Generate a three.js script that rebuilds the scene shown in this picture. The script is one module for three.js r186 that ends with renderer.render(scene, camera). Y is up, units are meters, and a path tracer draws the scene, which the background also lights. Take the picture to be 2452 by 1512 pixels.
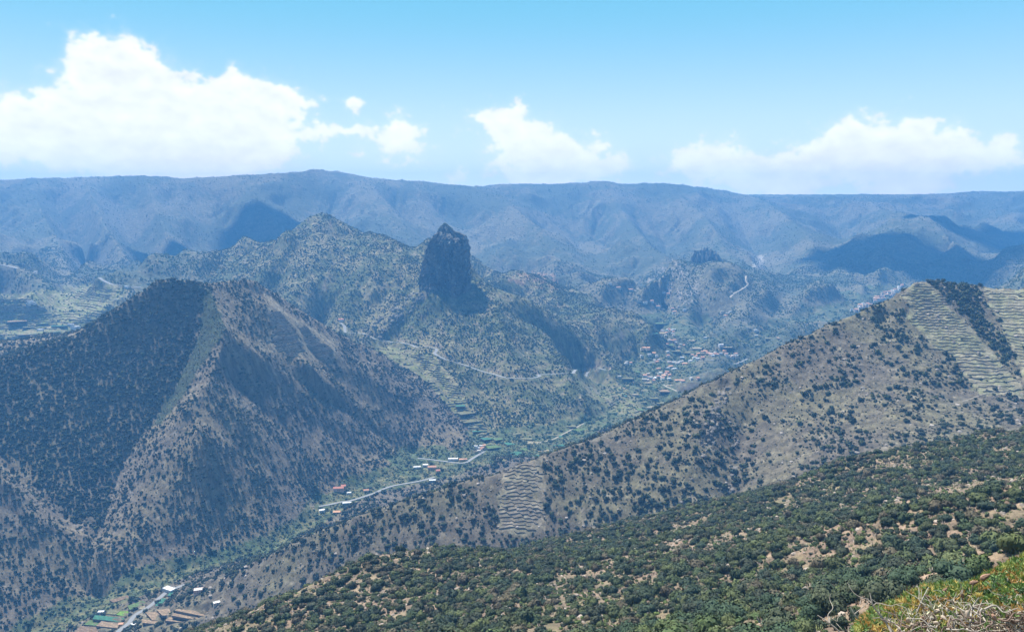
import * as THREE from 'three';
import { mergeGeometries, toCreasedNormals } from 'three/addons/utils/BufferGeometryUtils.js';

// ------------------------------------------------------------------ camera, sky, sun, haze
const scene = new THREE.Scene();
const EYE = 700, F = 1967, CU = 1225.5, CV = 756, TH = Math.atan((CV - 491) / F);       // sketch-map frame: 2451 x 1512
const camera = new THREE.PerspectiveCamera(2 * Math.atan(756 / F) * 180 / Math.PI, 1024 / 631, 0.5, 40000);
camera.position.set(0, EYE, 0);
camera.rotation.set(-TH, 0, 0);
const renderer = new THREE.WebGLRenderer({ antialias: true });
renderer.setSize(1024, 631);
renderer.toneMapping = THREE.LinearToneMapping;
renderer.toneMappingExposure = 2.15;
renderer.shadowMap.enabled = true;

const SUN = new THREE.Vector3(-0.32, 0.86, -0.395).normalize();
const sun = new THREE.DirectionalLight(new THREE.Color(1, 0.955, 0.89), 5.0);
sun.position.copy(SUN).multiplyScalar(6000).add(new THREE.Vector3(0, 300, -2500));
sun.target.position.set(0, 300, -2500);
sun.castShadow = true;
sun.shadow.radius = 5;                              // a thin veil of haze softens the sun
sun.shadow.mapSize.set(4096, 4096);
Object.assign(sun.shadow.camera, { left: -5000, right: 5000, top: 5000, bottom: -5000, near: 10, far: 14000 });
scene.add(sun, sun.target);
scene.fog = new THREE.FogExp2(new THREE.Color(0.14, 0.46, 1.0), 1 / 7900);

// ------------------------------------------------------------------ noise
function rng(seed) { let a = seed >>> 0; return () => { a = (a + 0x6D2B79F5) >>> 0; let t = a; t = Math.imul(t ^ (t >>> 15), t | 1); t ^= t + Math.imul(t ^ (t >>> 7), t | 61); return ((t ^ (t >>> 14)) >>> 0) / 4294967296; }; }
const PERM = new Uint8Array(512), GX = new Float32Array(256), GY = new Float32Array(256);
{ const r = rng(7), p = [...Array(256).keys()]; for (let i = 255; i > 0; i--) { const j = Math.floor(r() * (i + 1)); [p[i], p[j]] = [p[j], p[i]]; } for (let i = 0; i < 512; i++) PERM[i] = p[i & 255]; for (let i = 0; i < 256; i++) { const a = r() * 6.2832; GX[i] = Math.cos(a); GY[i] = Math.sin(a); } }
function noise(x, y) {
  const xf = Math.floor(x), yf = Math.floor(y), fx = x - xf, fy = y - yf, X = xf & 255, Y = yf & 255;
  const u = fx * fx * fx * (fx * (fx * 6 - 15) + 10), v = fy * fy * fy * (fy * (fy * 6 - 15) + 10);
  const a = PERM[PERM[X] + Y], b = PERM[PERM[X + 1] + Y], c = PERM[PERM[X] + Y + 1], d = PERM[PERM[X + 1] + Y + 1];
  const n0 = GX[a] * fx + GY[a] * fy, n1 = GX[b] * (fx - 1) + GY[b] * fy, n2 = GX[c] * fx + GY[c] * (fy - 1), n3 = GX[d] * (fx - 1) + GY[d] * (fy - 1);
  const p = n0 + (n1 - n0) * u, q = n2 + (n3 - n2) * u;
  return (p + (q - p) * v) * 1.5;
}
function fbm(x, y, o) { let s = 0, a = 0.5; for (let i = 0; i < o; i++) { s += a * noise(x + i * 17.3, y - i * 9.1); x *= 2.03; y *= 2.03; a *= 0.5; } return s; }
function ridged(x, y, o) { let s = 0, a = 0.5; for (let i = 0; i < o; i++) { s += a * (1 - Math.abs(noise(x + i * 13.7, y + i * 5.9)) * 2); x *= 2.07; y *= 2.07; a *= 0.5; } return s; }
const clamp = (x, a, b) => x < a ? a : x > b ? b : x, sm = (a, b, x) => { const t = clamp((x - a) / (b - a), 0, 1); return t * t * (3 - 2 * t); }, mix = (a, b, t) => a + (b - a) * t;

// ------------------------------------------------------------------ the sky: air and clouds
function skyTexture() {
  const W = 4096, H = 2048, data = new Float32Array(W * H * 4);
  // each cloud is a set of lumps [azimuth deg right of south view, elevation deg, half width, half height, weight]
  const L = [], px = (u, v, ru, rv, w = 1) => { const xc = (u - CU) / F, yc = -(v - CV) / F, y = yc * Math.cos(TH) - Math.sin(TH), f = Math.cos(TH) + yc * Math.sin(TH); L.push([Math.atan2(xc, f) * 57.2958, Math.atan2(y, Math.hypot(xc, f)) * 57.2958, ru / F * 57.2958, rv / F * 57.2958, w]); };
  px(275, 160, 105, 75); px(330, 195, 55, 60); px(290, 250, 120, 100); px(215, 150, 55, 40, .8); px(300, 340, 190, 90); px(420, 320, 160, 90); px(60, 270, 110, 50, .8); px(110, 310, 150, 60, .9); px(20, 340, 120, 50, .7);
  px(560, 270, 130, 75); px(660, 235, 75, 48, .9); px(545, 190, 28, 26, .8); px(520, 345, 190, 70, .9); px(400, 390, 230, 45, .6); px(600, 330, 80, 80, .7); px(700, 250, 50, 20, .6);
  px(855, 251, 32, 14, 1); px(785, 252, 22, 9, .6); px(800, 311, 90, 20, 1); px(950, 310, 55, 50, .95); px(930, 345, 80, 45, .65); px(1000, 370, 80, 35, .5);
  px(1185, 285, 90, 42, 1.05); px(1240, 320, 75, 50, 1); px(1290, 370, 120, 55, 1); px(1380, 375, 95, 48, 1); px(1460, 385, 45, 28, .9); px(1330, 420, 170, 32, 1.1); px(1090, 423, 45, 18, .8);
  px(1640, 385, 75, 38, .85); px(1720, 370, 75, 42, .9); px(1760, 410, 150, 38, .85); px(1860, 400, 80, 35, .8); px(2030, 310, 38, 40, .9); px(2000, 370, 110, 55, .95); px(2120, 335, 110, 55, 1); px(2200, 360, 130, 50, .95); px(2330, 385, 130, 40, .9); px(2100, 390, 190, 40, .9); px(2400, 345, 40, 22, .5); px(2170, 452, 105, 28, 1.2); px(1850, 448, 150, 24, 1);
  const inFrame = L.length, r = rng(31);
  for (let k = 0; k < 130; k++) {                     // the same broken cumulus goes round the rest of the sky
    const az = 45 + r() * 270, e = 2 + r() * r() * 26, s = 0.8 + r(); for (let j = 0; j < 3; j++) L.push([az + (r() - .5) * 8, e + (r() - .5) * 1.6, (2.5 + r() * 3.5) * s, (1 + r() * 1.6) * s, .5 + r() * .45]);
  }
  const cells = [...Array(90)].map(() => []);          // lumps by 4 degree azimuth cell
  L.forEach((l) => { for (let a = Math.floor((l[0] - 3 * l[2]) / 4); a <= Math.floor((l[0] + 3 * l[2]) / 4); a++) cells[((a % 90) + 90) % 90].push(l); });
  for (let j = 0; j < H; j++) {
    const el = ((j + 0.5) / H - 0.5) * 180, e = Math.max(el, 0);
    const band = (k) => { const E = [0, 2, 8, 13.5, 30, 90], C = [[.66, .55, .25, .112, .07, .04], [.69, .60, .395, .305, .215, .125], [.62, .57, .485, .425, .36, .26]][k]; let n = 0; while (n < 4 && e > E[n + 1]) n++; const m = (p) => C[clamp(p, 0, 5)], h = E[n + 1] - E[n], q = (e - E[n]) / h, s0 = n ? (m(n + 1) - m(n - 1)) / (E[n + 1] - E[n - 1]) * h : m(1) - m(0), s1 = n < 4 ? (m(n + 2) - m(n)) / (E[n + 2] - E[n]) * h : m(5) - m(4); return (2 * q ** 3 - 3 * q * q + 1) * m(n) + (q ** 3 - 2 * q * q + q) * s0 + (3 * q * q - 2 * q ** 3) * m(n + 1) + (q ** 3 - q * q) * s1; };
    const R0 = band(0), G0 = band(1), B0 = band(2), low = 1 - sm(1, 9, e);
    for (let i = 0; i < W; i++) {
      const azw = ((i + 0.5) / W - 0.5) * 360 + 90;      // equirect centre faces +x; -z is a quarter turn before it
      let az = azw; az = ((az + 180) % 360 + 360) % 360 - 180;
      let R = R0, G = G0, B = B0;
      const side = 0.93 + 0.07 * Math.cos((az + 25) / 57.2958); R *= side * side; G *= side; // towards the sun the air is a little paler
      if (el > -2 && el < 40) {
        let m = 0; const list = cells[((Math.floor(az / 4) % 90) + 90) % 90];
        const wx = fbm(az * .5 + 9, el * .5, 4) * 1.3, wy = fbm(az * .5 - 40, el * .5 + 7, 4) * 1.0;
        for (const l of list) { let da = az + wx - l[0]; if (da > 180) da -= 360; if (da < -180) da += 360; const q = (da / l[2]) ** 2 + ((el + wy - l[1]) / l[3]) ** 2; if (q < 4) m += l[4] * Math.exp(-q * 1.3); }
        if (m > 0.02) {
          const n = fbm(az * .9, el * 1.3, 6) * 0.75 + fbm(az * 3.1 + 4, el * 4, 4) * .28;
          let a = sm(0.46, .88, m + n * 1.15);
          a = 1 - (1 - a) * (1 - 0.30 * sm(.1, .9, m + n * .4));
          const lum = mix(.51, .66, low) + 0.06 * sm(.3, 1.3, m + n * .3) + 0.10 * fbm(az * .7 + 11, el * 1.2, 5) - .04 * sm(1.0, 1.9, m);
          R = mix(R, lum, a); G = mix(G, lum * mix(1, .95, low), a); B = mix(B, lum * mix(1, .88, low), a);
        }
      }
      const o = (j * W + i) * 4; data[o] = R; data[o + 1] = G; data[o + 2] = B; data[o + 3] = 1;
    }
  }
  const tex = new THREE.DataTexture(data, W, H, THREE.RGBAFormat, THREE.FloatType);
  tex.mapping = THREE.EquirectangularReflectionMapping; tex.magFilter = tex.minFilter = THREE.LinearFilter; tex.needsUpdate = true;
  return tex;
}
const SKY = skyTexture();
scene.background = SKY; scene.environment = SKY;

// ------------------------------------------------------------------ map helpers
function at(u, v, d, el) {                            // sketch-map column and row at a forward distance -> a place; el overrides the height
  const xc = (u - CU) / F, yc = -((v ?? 756) - CV) / F, f = Math.cos(TH) + yc * Math.sin(TH), k = d / f;
  if (el !== undefined) return [(u - CU) / F * d / Math.cos(TH) * .999, el, -d];
  return [xc * k, EYE + (yc * Math.cos(TH) - Math.sin(TH)) * k, -d];
}
function toMap(x, y, z) {                             // the inverse
  const dy = y - EYE, f = dy * -Math.sin(TH) - z * Math.cos(TH), up = dy * Math.cos(TH) - z * Math.sin(TH) * 1;
  const upc = dy * Math.cos(TH) + z * -Math.sin(TH);
  return [CU + x / f * F, CV - upc / f * F];
}
function inPoly(u, v, P) { let c = false; for (let i = 0, j = P.length - 1; i < P.length; j = i++) if ((P[i][1] > v) !== (P[j][1] > v) && u < (P[j][0] - P[i][0]) * (v - P[i][1]) / (P[j][1] - P[i][1]) + P[i][0]) c = !c; return c; }

// ------------------------------------------------------------------ ridge and valley lines: the skeleton of the land
const LINES = [];
const line = (...p) => { const q = p.map((a) => at(...a)); LINES.push(q); return q; };
const crestLine = (...p) => {                          // a far crest with small knolls between its points
  const o = []; p.forEach((a, i) => { o.push(a); const b = p[i + 1]; if (b && b[2] > 5600 && a[2] > 5600) for (let k = 1; k < 5; k++) { const t = k / 5, u = mix(a[0], b[0], t); o.push([u, mix(a[1], b[1], t) - 3.6 * noise(u / 21, 5.5) - 2.2 * noise(u / 8, 1.5), mix(a[2], b[2], t)]); } });
  return line(...o);
};
const raw = (...p) => { LINES.push(p); return p; };
// main valley, from below the left edge up past the village
const vMain = line([-250, 0, 1000, 50], [20, 0, 1150, 72], [180, 0, 1205, 84], [260, 0, 1238, 91], [430, 0, 1310, 97], [600, 0, 1362, 101], [750, 0, 1505, 115], [850, 0, 1640, 125], [1000, 0, 1750, 131], [1100, 0, 1800, 134], [1200, 0, 1850, 138], [1330, 0, 1930, 144], [1430, 0, 2080, 151], [1520, 0, 2270, 159], [1580, 0, 2480, 171], [1620, 0, 2680, 183], [1670, 0, 2850, 198], [1630, 0, 3200, 229], [1590, 0, 3500, 256], [1480, 0, 4000, 300], [1430, 0, 4400, 345], [1420, 0, 4900, 430]);
const vEast = line([1640, 0, 2750, 190], [1760, 0, 2880, 197], [1900, 0, 3080, 222], [2000, 0, 3300, 249], [2110, 0, 3650, 302], [2230, 0, 3900, 350], [2330, 0, 4300, 400], [2451, 0, 4700, 460]);
// near hill
raw([-60, 697.5, 40], [0, 698.2, 0], [60, 699.5, 30]);
raw([-90, 645, -95], [0, 643, -100], [70, 643, -100]);
raw([150, 700, 60], [210, 690, -40]); raw([-260, 600, -60], [-330, 560, -150], [-400, 470, -300]);
line([700, 0, 260, 540], [1200, 1512, 265], [1600, 1512, 250], [2000, 1430, 170], [2250, 1340, 135], [2451, 1310, 128]);
line([2000, 1250, 340], [2250, 1200, 300], [2451, 1160, 290]); line([1600, 1400, 340], [1300, 1420, 340]);
const crestN = line([250, 0, 380, 420], [500, 1512, 430], [700, 1430, 460], [860, 1345, 500], [950, 1318, 520], [1100, 1308, 540], [1300, 1325, 540], [1440, 1320, 550], [1560, 1290, 570], [1660, 1250, 590], [1850, 1190, 600], [1960, 1130, 620], [2080, 1080, 640], [2250, 1055, 640], [2351, 1035, 640], [2451, 1030, 650], [2700, 1000, 680], [3300, 960, 800]);
const gNear = line([-200, 0, 860, 60], [0, 0, 930, 78], [300, 0, 990, 112], [500, 0, 1035, 146], [700, 0, 1025, 190], [860, 0, 1015, 230], [1100, 0, 1008, 258], [1300, 0, 1000, 257], [1440, 0, 990, 264], [1660, 0, 960, 309], [1850, 0, 940, 344], [2080, 0, 920, 398], [2240, 0, 912, 408], [2451, 0, 910, 424], [2800, 0, 930, 455]);
// bushy middle ridge
const crestM = line([400, 1440, 1190], [480, 1395, 1150], [600, 1350, 1115], [720, 1290, 1095], [850, 1240, 1090], [1020, 1180, 1095], [1190, 1130, 1110], [1300, 1090, 1130], [1430, 1050, 1150], [1530, 1000, 1170], [1640, 945, 1190], [1760, 885, 1215], [1870, 830, 1240], [2000, 770, 1275], [2140, 712, 1315], [2185, 678, 1330], [2240, 664, 1335], [2300, 680, 1330], [2451, 690, 1340], [2750, 690, 1360], [3200, 700, 1450]);
line([1735, 925, 1200], [1690, 1000, 1125], [1650, 1130, 1050], [1600, 1285, 975]);
line([1790, 1000, 1150], [1765, 1110, 1068], [1740, 1240, 990]);
line([2110, 770, 1285], [2140, 900, 1150], [2130, 1050, 985]);
line([2240, 664, 1335], [2330, 775, 1255], [2420, 900, 1150], [2500, 1010, 1040]);
// far foot of the middle ridge
line([620, 0, 1330, 110], [700, 0, 1380, 122], [850, 0, 1410, 136], [1020, 0, 1440, 147], [1190, 0, 1480, 155], [1300, 0, 1520, 160], [1430, 0, 1590, 168], [1530, 0, 1660, 176], [1640, 0, 1760, 188], [1760, 0, 1870, 205], [1870, 0, 1980, 225], [2000, 0, 2120, 250], [2140, 0, 2320, 285], [2300, 0, 2450, 330], [2600, 0, 2500, 400]);
// left mountain
line([-350, 1000, 1480], [-200, 940, 1510], [0, 860, 1600], [180, 800, 1680], [300, 720, 1730], [380, 668, 1770], [440, 672, 1795], [500, 680, 1825], [560, 672, 1880], [605, 667, 1920], [640, 690, 1950], [720, 740, 1990], [800, 790, 2015], [870, 850, 2015], [960, 920, 1985], [1050, 1000, 1940], [1110, 1040, 1890], [1160, 1085, 1840]);
line([500, 680, 1825], [515, 735, 1760], [537, 791, 1700], [520, 850, 1640], [507, 905, 1590], [583, 1014, 1550], [633, 1070, 1552], [684, 1126, 1556], [735, 1181, 1562], [760, 1212, 1566]);
line([537, 791, 1700], [600, 830, 1722], [658, 872, 1750], [760, 943, 1792], [861, 1009, 1815], [962, 1088, 1830]);
line([553, 0, 1655, 334], [634, 0, 1650, 268], [722, 0, 1655, 206], [820, 0, 1660, 150], [860, 0, 1650, 130]);
line([730, 862, 1800], [830, 954, 1835], [940, 1042, 1856], [990, 1092, 1845]);
line([455, 692, 1790], [468, 790, 1735], [425, 930, 1620], [345, 1040, 1530], [292, 1120, 1478], [262, 1210, 1400], [225, 1300, 1320], [215, 1380, 1262], [245, 1440, 1245]);
line([507, 905, 1590], [440, 985, 1520], [385, 1060, 1480], [345, 1150, 1420], [330, 1260, 1340], [330, 1370, 1275]);
line([480, 1010, 1480], [500, 1100, 1440], [520, 1200, 1410], [540, 1300, 1370]);
line([-150, 1010, 1385], [0, 1140, 1325], [110, 1265, 1290], [180, 1370, 1258], [235, 1440, 1243]);
line([-150, 0, 1480, 300], [0, 0, 1412, 222], [110, 0, 1365, 172], [205, 0, 1290, 134]);
// behind the left mountain
line([-300, 0, 2350, 300], [0, 0, 2300, 255], [200, 0, 2350, 290], [420, 0, 2400, 320], [640, 0, 2350, 322], [790, 0, 2330, 300], [900, 0, 2290, 285], [1000, 900, 2150], [1080, 980, 2035], [1140, 1050, 1945], [1195, 1095, 1855]);
line([0, 800, 2580], [100, 790, 2600], [200, 750, 2740], [150, 705, 2980]); line([200, 692, 2960], [285, 640, 3000], [340, 690, 2880]);
line([-100, 600, 3300], [60, 640, 3200], [120, 690, 3000]);
// mountain behind the pinnacle and the pinnacle ridge
line([500, 690, 2850], [540, 650, 3000], [600, 603, 3100], [690, 560, 3200], [735, 520, 3270], [770, 505, 3300], [810, 525, 3270], [860, 552, 3200], [920, 562, 3100], [965, 590, 2980], [1000, 640, 2800], [1030, 665, 2640], [1075, 680, 2620], [1138, 672, 2660], [1200, 694, 2650], [1260, 712, 2640], [1330, 762, 2640], [1400, 802, 2650], [1450, 842, 2600], [1490, 885, 2500]);
line([770, 505, 3300], [745, 600, 3000], [710, 680, 2750], [690, 725, 2600]);
line([860, 552, 3200], [850, 650, 2820], [830, 765, 2560], [815, 800, 2480]);
line([920, 562, 3100], [900, 640, 2800], [890, 690, 2680]);
line([1003, 676, 2625], [1020, 690, 2570], [1050, 716, 2530], [1090, 733, 2515], [1128, 722, 2540], [1145, 700, 2590], [1142, 680, 2650]);
line([1028, 675, 2630], [1000, 700, 2590], [955, 735, 2560], [920, 770, 2530], [880, 800, 2480]);
line([1090, 733, 2515], [1060, 790, 2450], [1030, 830, 2330]);
line([1090, 733, 2515], [1150, 745, 2530], [1195, 742, 2490], [1210, 800, 2370], [1215, 870, 2230], [1245, 915, 2150], [1285, 970, 2060], [1295, 1030, 1970], [1285, 1062, 1905]);
line([1290, 800, 2520], [1340, 850, 2380], [1360, 905, 2200], [1400, 960, 2100]);
line([1720, 880, 2350], [1640, 905, 2330]);
line([1120, 0, 2440, 325], [1130, 0, 2330, 278], [1150, 0, 2220, 234], [1190, 0, 2100, 190], [1230, 0, 1990, 158]);
line([1250, 0, 2480, 322], [1290, 0, 2370, 278], [1310, 0, 2260, 240], [1330, 0, 2150, 206], [1340, 0, 2050, 173]);
line([1010, 0, 2500, 340], [985, 0, 2420, 303]);
line([930, 700, 2720], [900, 760, 2580], [870, 790, 2500]); line([870, 0, 2640, 352], [850, 0, 2550, 330]);
// far country
const far1 = crestLine([-900, 450, 5800], [-300, 436, 5800], [0, 430, 5800], [100, 426, 5850], [200, 424, 5900], [340, 419, 5950], [440, 427, 6000], [560, 420, 6000], [700, 411, 6000], [770, 404, 6000], [830, 414, 6000], [900, 427, 6000], [1000, 433, 6000], [1130, 446, 5950], [1200, 472, 5650], [1260, 522, 5200], [1330, 580, 4750], [1395, 640, 4350]);
const far2 = crestLine([1130, 452, 6500], [1180, 441, 6500], [1300, 440, 6500], [1450, 432, 6500], [1500, 440, 6550], [1600, 438, 6600], [1700, 450, 6700], [1790, 466, 6700], [1850, 492, 6100], [1925, 552, 5200], [1990, 640, 4300], [1940, 690, 3800]);
const far3 = crestLine([1780, 475, 7300], [1900, 470, 7300], [2010, 474, 7300], [2060, 463, 7300], [2160, 471, 7300], [2260, 464, 7300], [2330, 457, 7300], [2451, 461, 7300], [2800, 470, 7300], [3400, 480, 7300]);
line([60, 432, 5780], [105, 520, 5000], [150, 600, 4250], [165, 655, 3750], [120, 690, 3300]);
line([340, 422, 5900], [400, 560, 4800], [450, 630, 4200], [488, 665, 3750]);
line([200, 430, 5800], [250, 540, 4700], [300, 620, 4000], [230, 655, 3500]);
line([560, 424, 5950], [640, 500, 5200], [690, 570, 4600]); line([830, 418, 5950], [930, 500, 5200], [1010, 590, 4600], [1100, 640, 4300]);
line([1450, 436, 6450], [1500, 520, 5600], [1560, 590, 4800], [1625, 640, 4250]); line([1600, 440, 6550], [1690, 520, 5600], [1740, 600, 4700], [1800, 650, 3900], [1840, 690, 3500], [1760, 760, 3150], [1700, 800, 2980]);
line([2060, 466, 7250], [2110, 500, 6200], [2225, 520, 5100], [2285, 580, 4600], [2335, 640, 4100], [2300, 690, 3900]); line([2225, 520, 5100], [2140, 545, 4900], [2060, 590, 4500], [2000, 650, 4000], [2040, 720, 3550]);
line([2330, 460, 7250], [2390, 510, 6200], [2440, 580, 5200], [2480, 650, 4500]);
line([1690, 640, 4050], [1640, 625, 3850], [1612, 620, 3720], [1590, 655, 3580], [1540, 690, 3450]); line([1612, 620, 3720], [1640, 680, 3500], [1650, 720, 3380]);
for (const q of [[[150, 0, 5600, 760], [180, 0, 5000, 500], [225, 0, 4400, 380], [215, 0, 3900, 330]], [[290, 0, 5600, 760], [330, 0, 4900, 470], [380, 0, 4300, 370], [420, 0, 3800, 330]], [[470, 0, 5700, 780], [530, 0, 5000, 500], [560, 0, 4500, 400]], [[730, 0, 5700, 800], [780, 0, 5100, 560], [820, 0, 4500, 430]], [[1010, 0, 5600, 760], [1090, 0, 5100, 520], [1120, 0, 4600, 410]], [[-60, 0, 5500, 740], [0, 0, 4800, 520]], [[1330, 0, 6200, 820], [1380, 0, 5500, 520], [1420, 0, 4900, 430]], [[1530, 0, 6200, 800], [1590, 0, 5500, 500], [1600, 0, 4800, 400]], [[1740, 0, 6400, 780], [1790, 0, 5600, 500], [1830, 0, 4800, 420], [1860, 0, 4200, 360]], [[1950, 0, 6800, 740], [2010, 0, 6000, 540], [2040, 0, 5300, 480]], [[2180, 0, 6800, 740], [2200, 0, 6000, 560]], [[2330, 0, 6600, 720], [2340, 0, 5800, 560]]]) line(...q.map(([u, v, d, e], i) => [u, v, d, e - (i ? 75 : 40)]));
line([0, 0, 4700, 560], [300, 0, 4500, 470], [520, 0, 4250, 380], [700, 0, 4200, 400], [900, 0, 4150, 390], [1180, 655, 4150], [1260, 690, 3800], [1350, 705, 3500], [1420, 740, 3300], [1560, 0, 3350, 243]);
line([1230, 660, 3500], [1290, 655, 3450], [1350, 690, 3250], [1420, 735, 3050], [1475, 740, 2930], [1500, 775, 2850]);
line([1700, 0, 5200, 480], [1640, 0, 4600, 400], [1560, 0, 4100, 330]); line([2100, 0, 5800, 560], [1990, 0, 4900, 460], [1900, 0, 4200, 370], [1880, 0, 3700, 300], [1850, 0, 3300, 240]);
line([2350, 0, 5300, 520], [2240, 0, 4500, 430], [2180, 0, 4050, 370]);
raw([-4800, 1000, -5600], [-4700, 700, -2800], [-1700, 420, -1700], [-1300, 200, -1200], [-1000, 40, -900]);
raw([5000, 1000, -7000], [4500, 800, -4500], [2400, 600, -2500], [1500, 560, -1300], [900, 560, -700], [500, 660, -150], [300, 720, 150]);
raw([-4900, 800, -7700], [0, 800, -7750], [5000, 800, -7750]);

// ------------------------------------------------------------------ height grid: stretch a sheet over the skeleton, then let water cut it
const CELL = 10, X0 = -4800, Z0 = -7800, NX = 980, NZ = 805, NN = NX * NZ;
let H = null; const FIX = new Float32Array(NN).fill(1e9);
{
  const levels = [160, 80, 40, 20, 10];
  let prev = null, pnx, pnz, ph;
  for (const c of levels) {
    const k = c / CELL, nx = Math.ceil(NX / k), nz = Math.ceil(NZ / k), h = new Float32Array(nx * nz), sum = new Float32Array(nx * nz), cnt = new Float32Array(nx * nz);
    for (const l of LINES) for (let i = 0; i + 1 < l.length; i++) {
      const [ax, ay, az] = l[i], [bx, by, bz] = l[i + 1], n = Math.max(1, Math.ceil(Math.hypot(bx - ax, bz - az) / (c * 0.5)));
      for (let s = 0; s <= n; s++) { const t = s / n, gx = Math.floor((mix(ax, bx, t) - X0) / c), gz = Math.floor((mix(az, bz, t) - Z0) / c); if (gx >= 0 && gz >= 0 && gx < nx && gz < nz) { sum[gz * nx + gx] += mix(ay, by, t); cnt[gz * nx + gx]++; } }
    }
    for (let j = 0; j < nz; j++) for (let i = 0; i < nx; i++) {
      const o = j * nx + i;
      if (cnt[o]) h[o] = sum[o] / cnt[o];
      else if (!prev) h[o] = 400;
      else { const fx = clamp((i + .5) * c / ph - .5, 0, pnx - 1.001), fz = clamp((j + .5) * c / ph - .5, 0, pnz - 1.001), a = Math.floor(fx), b = Math.floor(fz), p = fx - a, q = fz - b, w = b * pnx + a; h[o] = mix(mix(prev[w], prev[w + 1], p), mix(prev[w + pnx], prev[w + pnx + 1], p), q); }
    }
    const om = 1.7, its = prev ? (c <= 10 ? 70 : 140) : 500;
    for (let it = 0; it < its; it++) for (let j = 0; j < nz; j++) for (let i = 0; i < nx; i++) {
      const o = j * nx + i; if (cnt[o]) continue;
      const l = i ? h[o - 1] : h[o + 1], r = i < nx - 1 ? h[o + 1] : h[o - 1], u = j ? h[o - nx] : h[o + nx], d = j < nz - 1 ? h[o + nx] : h[o - nx];
      h[o] += om * ((l + r + u + d) / 4 - h[o]);
    }
    prev = h; pnx = nx; pnz = nz; ph = c;
    if (c === CELL) for (let o = 0; o < NN; o++) if (cnt[o]) FIX[o] = 0;
  }
  H = prev;
}
const zOf = (l, x) => { for (let i = 0; i + 1 < l.length; i++) if ((l[i][0] <= x && x <= l[i + 1][0]) || (l[i + 1][0] <= x && x <= l[i][0])) return mix(l[i][2], l[i + 1][2], (x - l[i][0]) / (l[i + 1][0] - l[i][0])); return x < l[0][0] ? l[0][2] : l[l.length - 1][2]; };
function distTo(l, x, z) { let best = 1e9, y = 0; for (let i = 0; i + 1 < l.length; i++) { const [ax, ay, az] = l[i], [bx, by, bz] = l[i + 1], dx = bx - ax, dz = bz - az, t = clamp(((x - ax) * dx + (z - az) * dz) / (dx * dx + dz * dz), 0, 1), d = Math.hypot(x - ax - dx * t, z - az - dz * t); if (d < best) { best = d; y = mix(ay, by, t); } } return [best, y]; }
const skyA = far1.filter((p) => p[2] < -5600), skyB = far2.filter((p) => p[2] < -6300), skyTop = [...skyA.filter((p) => p[0] < skyB[1][0]), ...skyB.slice(1).filter((p) => p[0] < far3[1][0]), ...far3.slice(1)];
const skyline = (x, z) => z < zOf(skyTop, x) ? 0 : Math.min(distTo(skyA, x, z)[0], distTo(skyB, x, z)[0], distTo(far3, x, z)[0]);
// distance to the skeleton (chamfer), used to keep it where it is
for (let p = 0; p < 2; p++) {
  for (let j = 0; j < NZ; j++) for (let i = 0; i < NX; i++) { const o = j * NX + i; if (i) FIX[o] = Math.min(FIX[o], FIX[o - 1] + CELL); if (j) FIX[o] = Math.min(FIX[o], FIX[o - NX] + CELL, i ? FIX[o - NX - 1] + CELL * 1.41 : 1e9, i < NX - 1 ? FIX[o - NX + 1] + CELL * 1.41 : 1e9); }
  for (let j = NZ - 1; j >= 0; j--) for (let i = NX - 1; i >= 0; i--) { const o = j * NX + i; if (i < NX - 1) FIX[o] = Math.min(FIX[o], FIX[o + 1] + CELL); if (j < NZ - 1) FIX[o] = Math.min(FIX[o], FIX[o + NX] + CELL, i ? FIX[o + NX - 1] + CELL * 1.41 : 1e9, i < NX - 1 ? FIX[o + NX + 1] + CELL * 1.41 : 1e9); }
}
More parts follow.
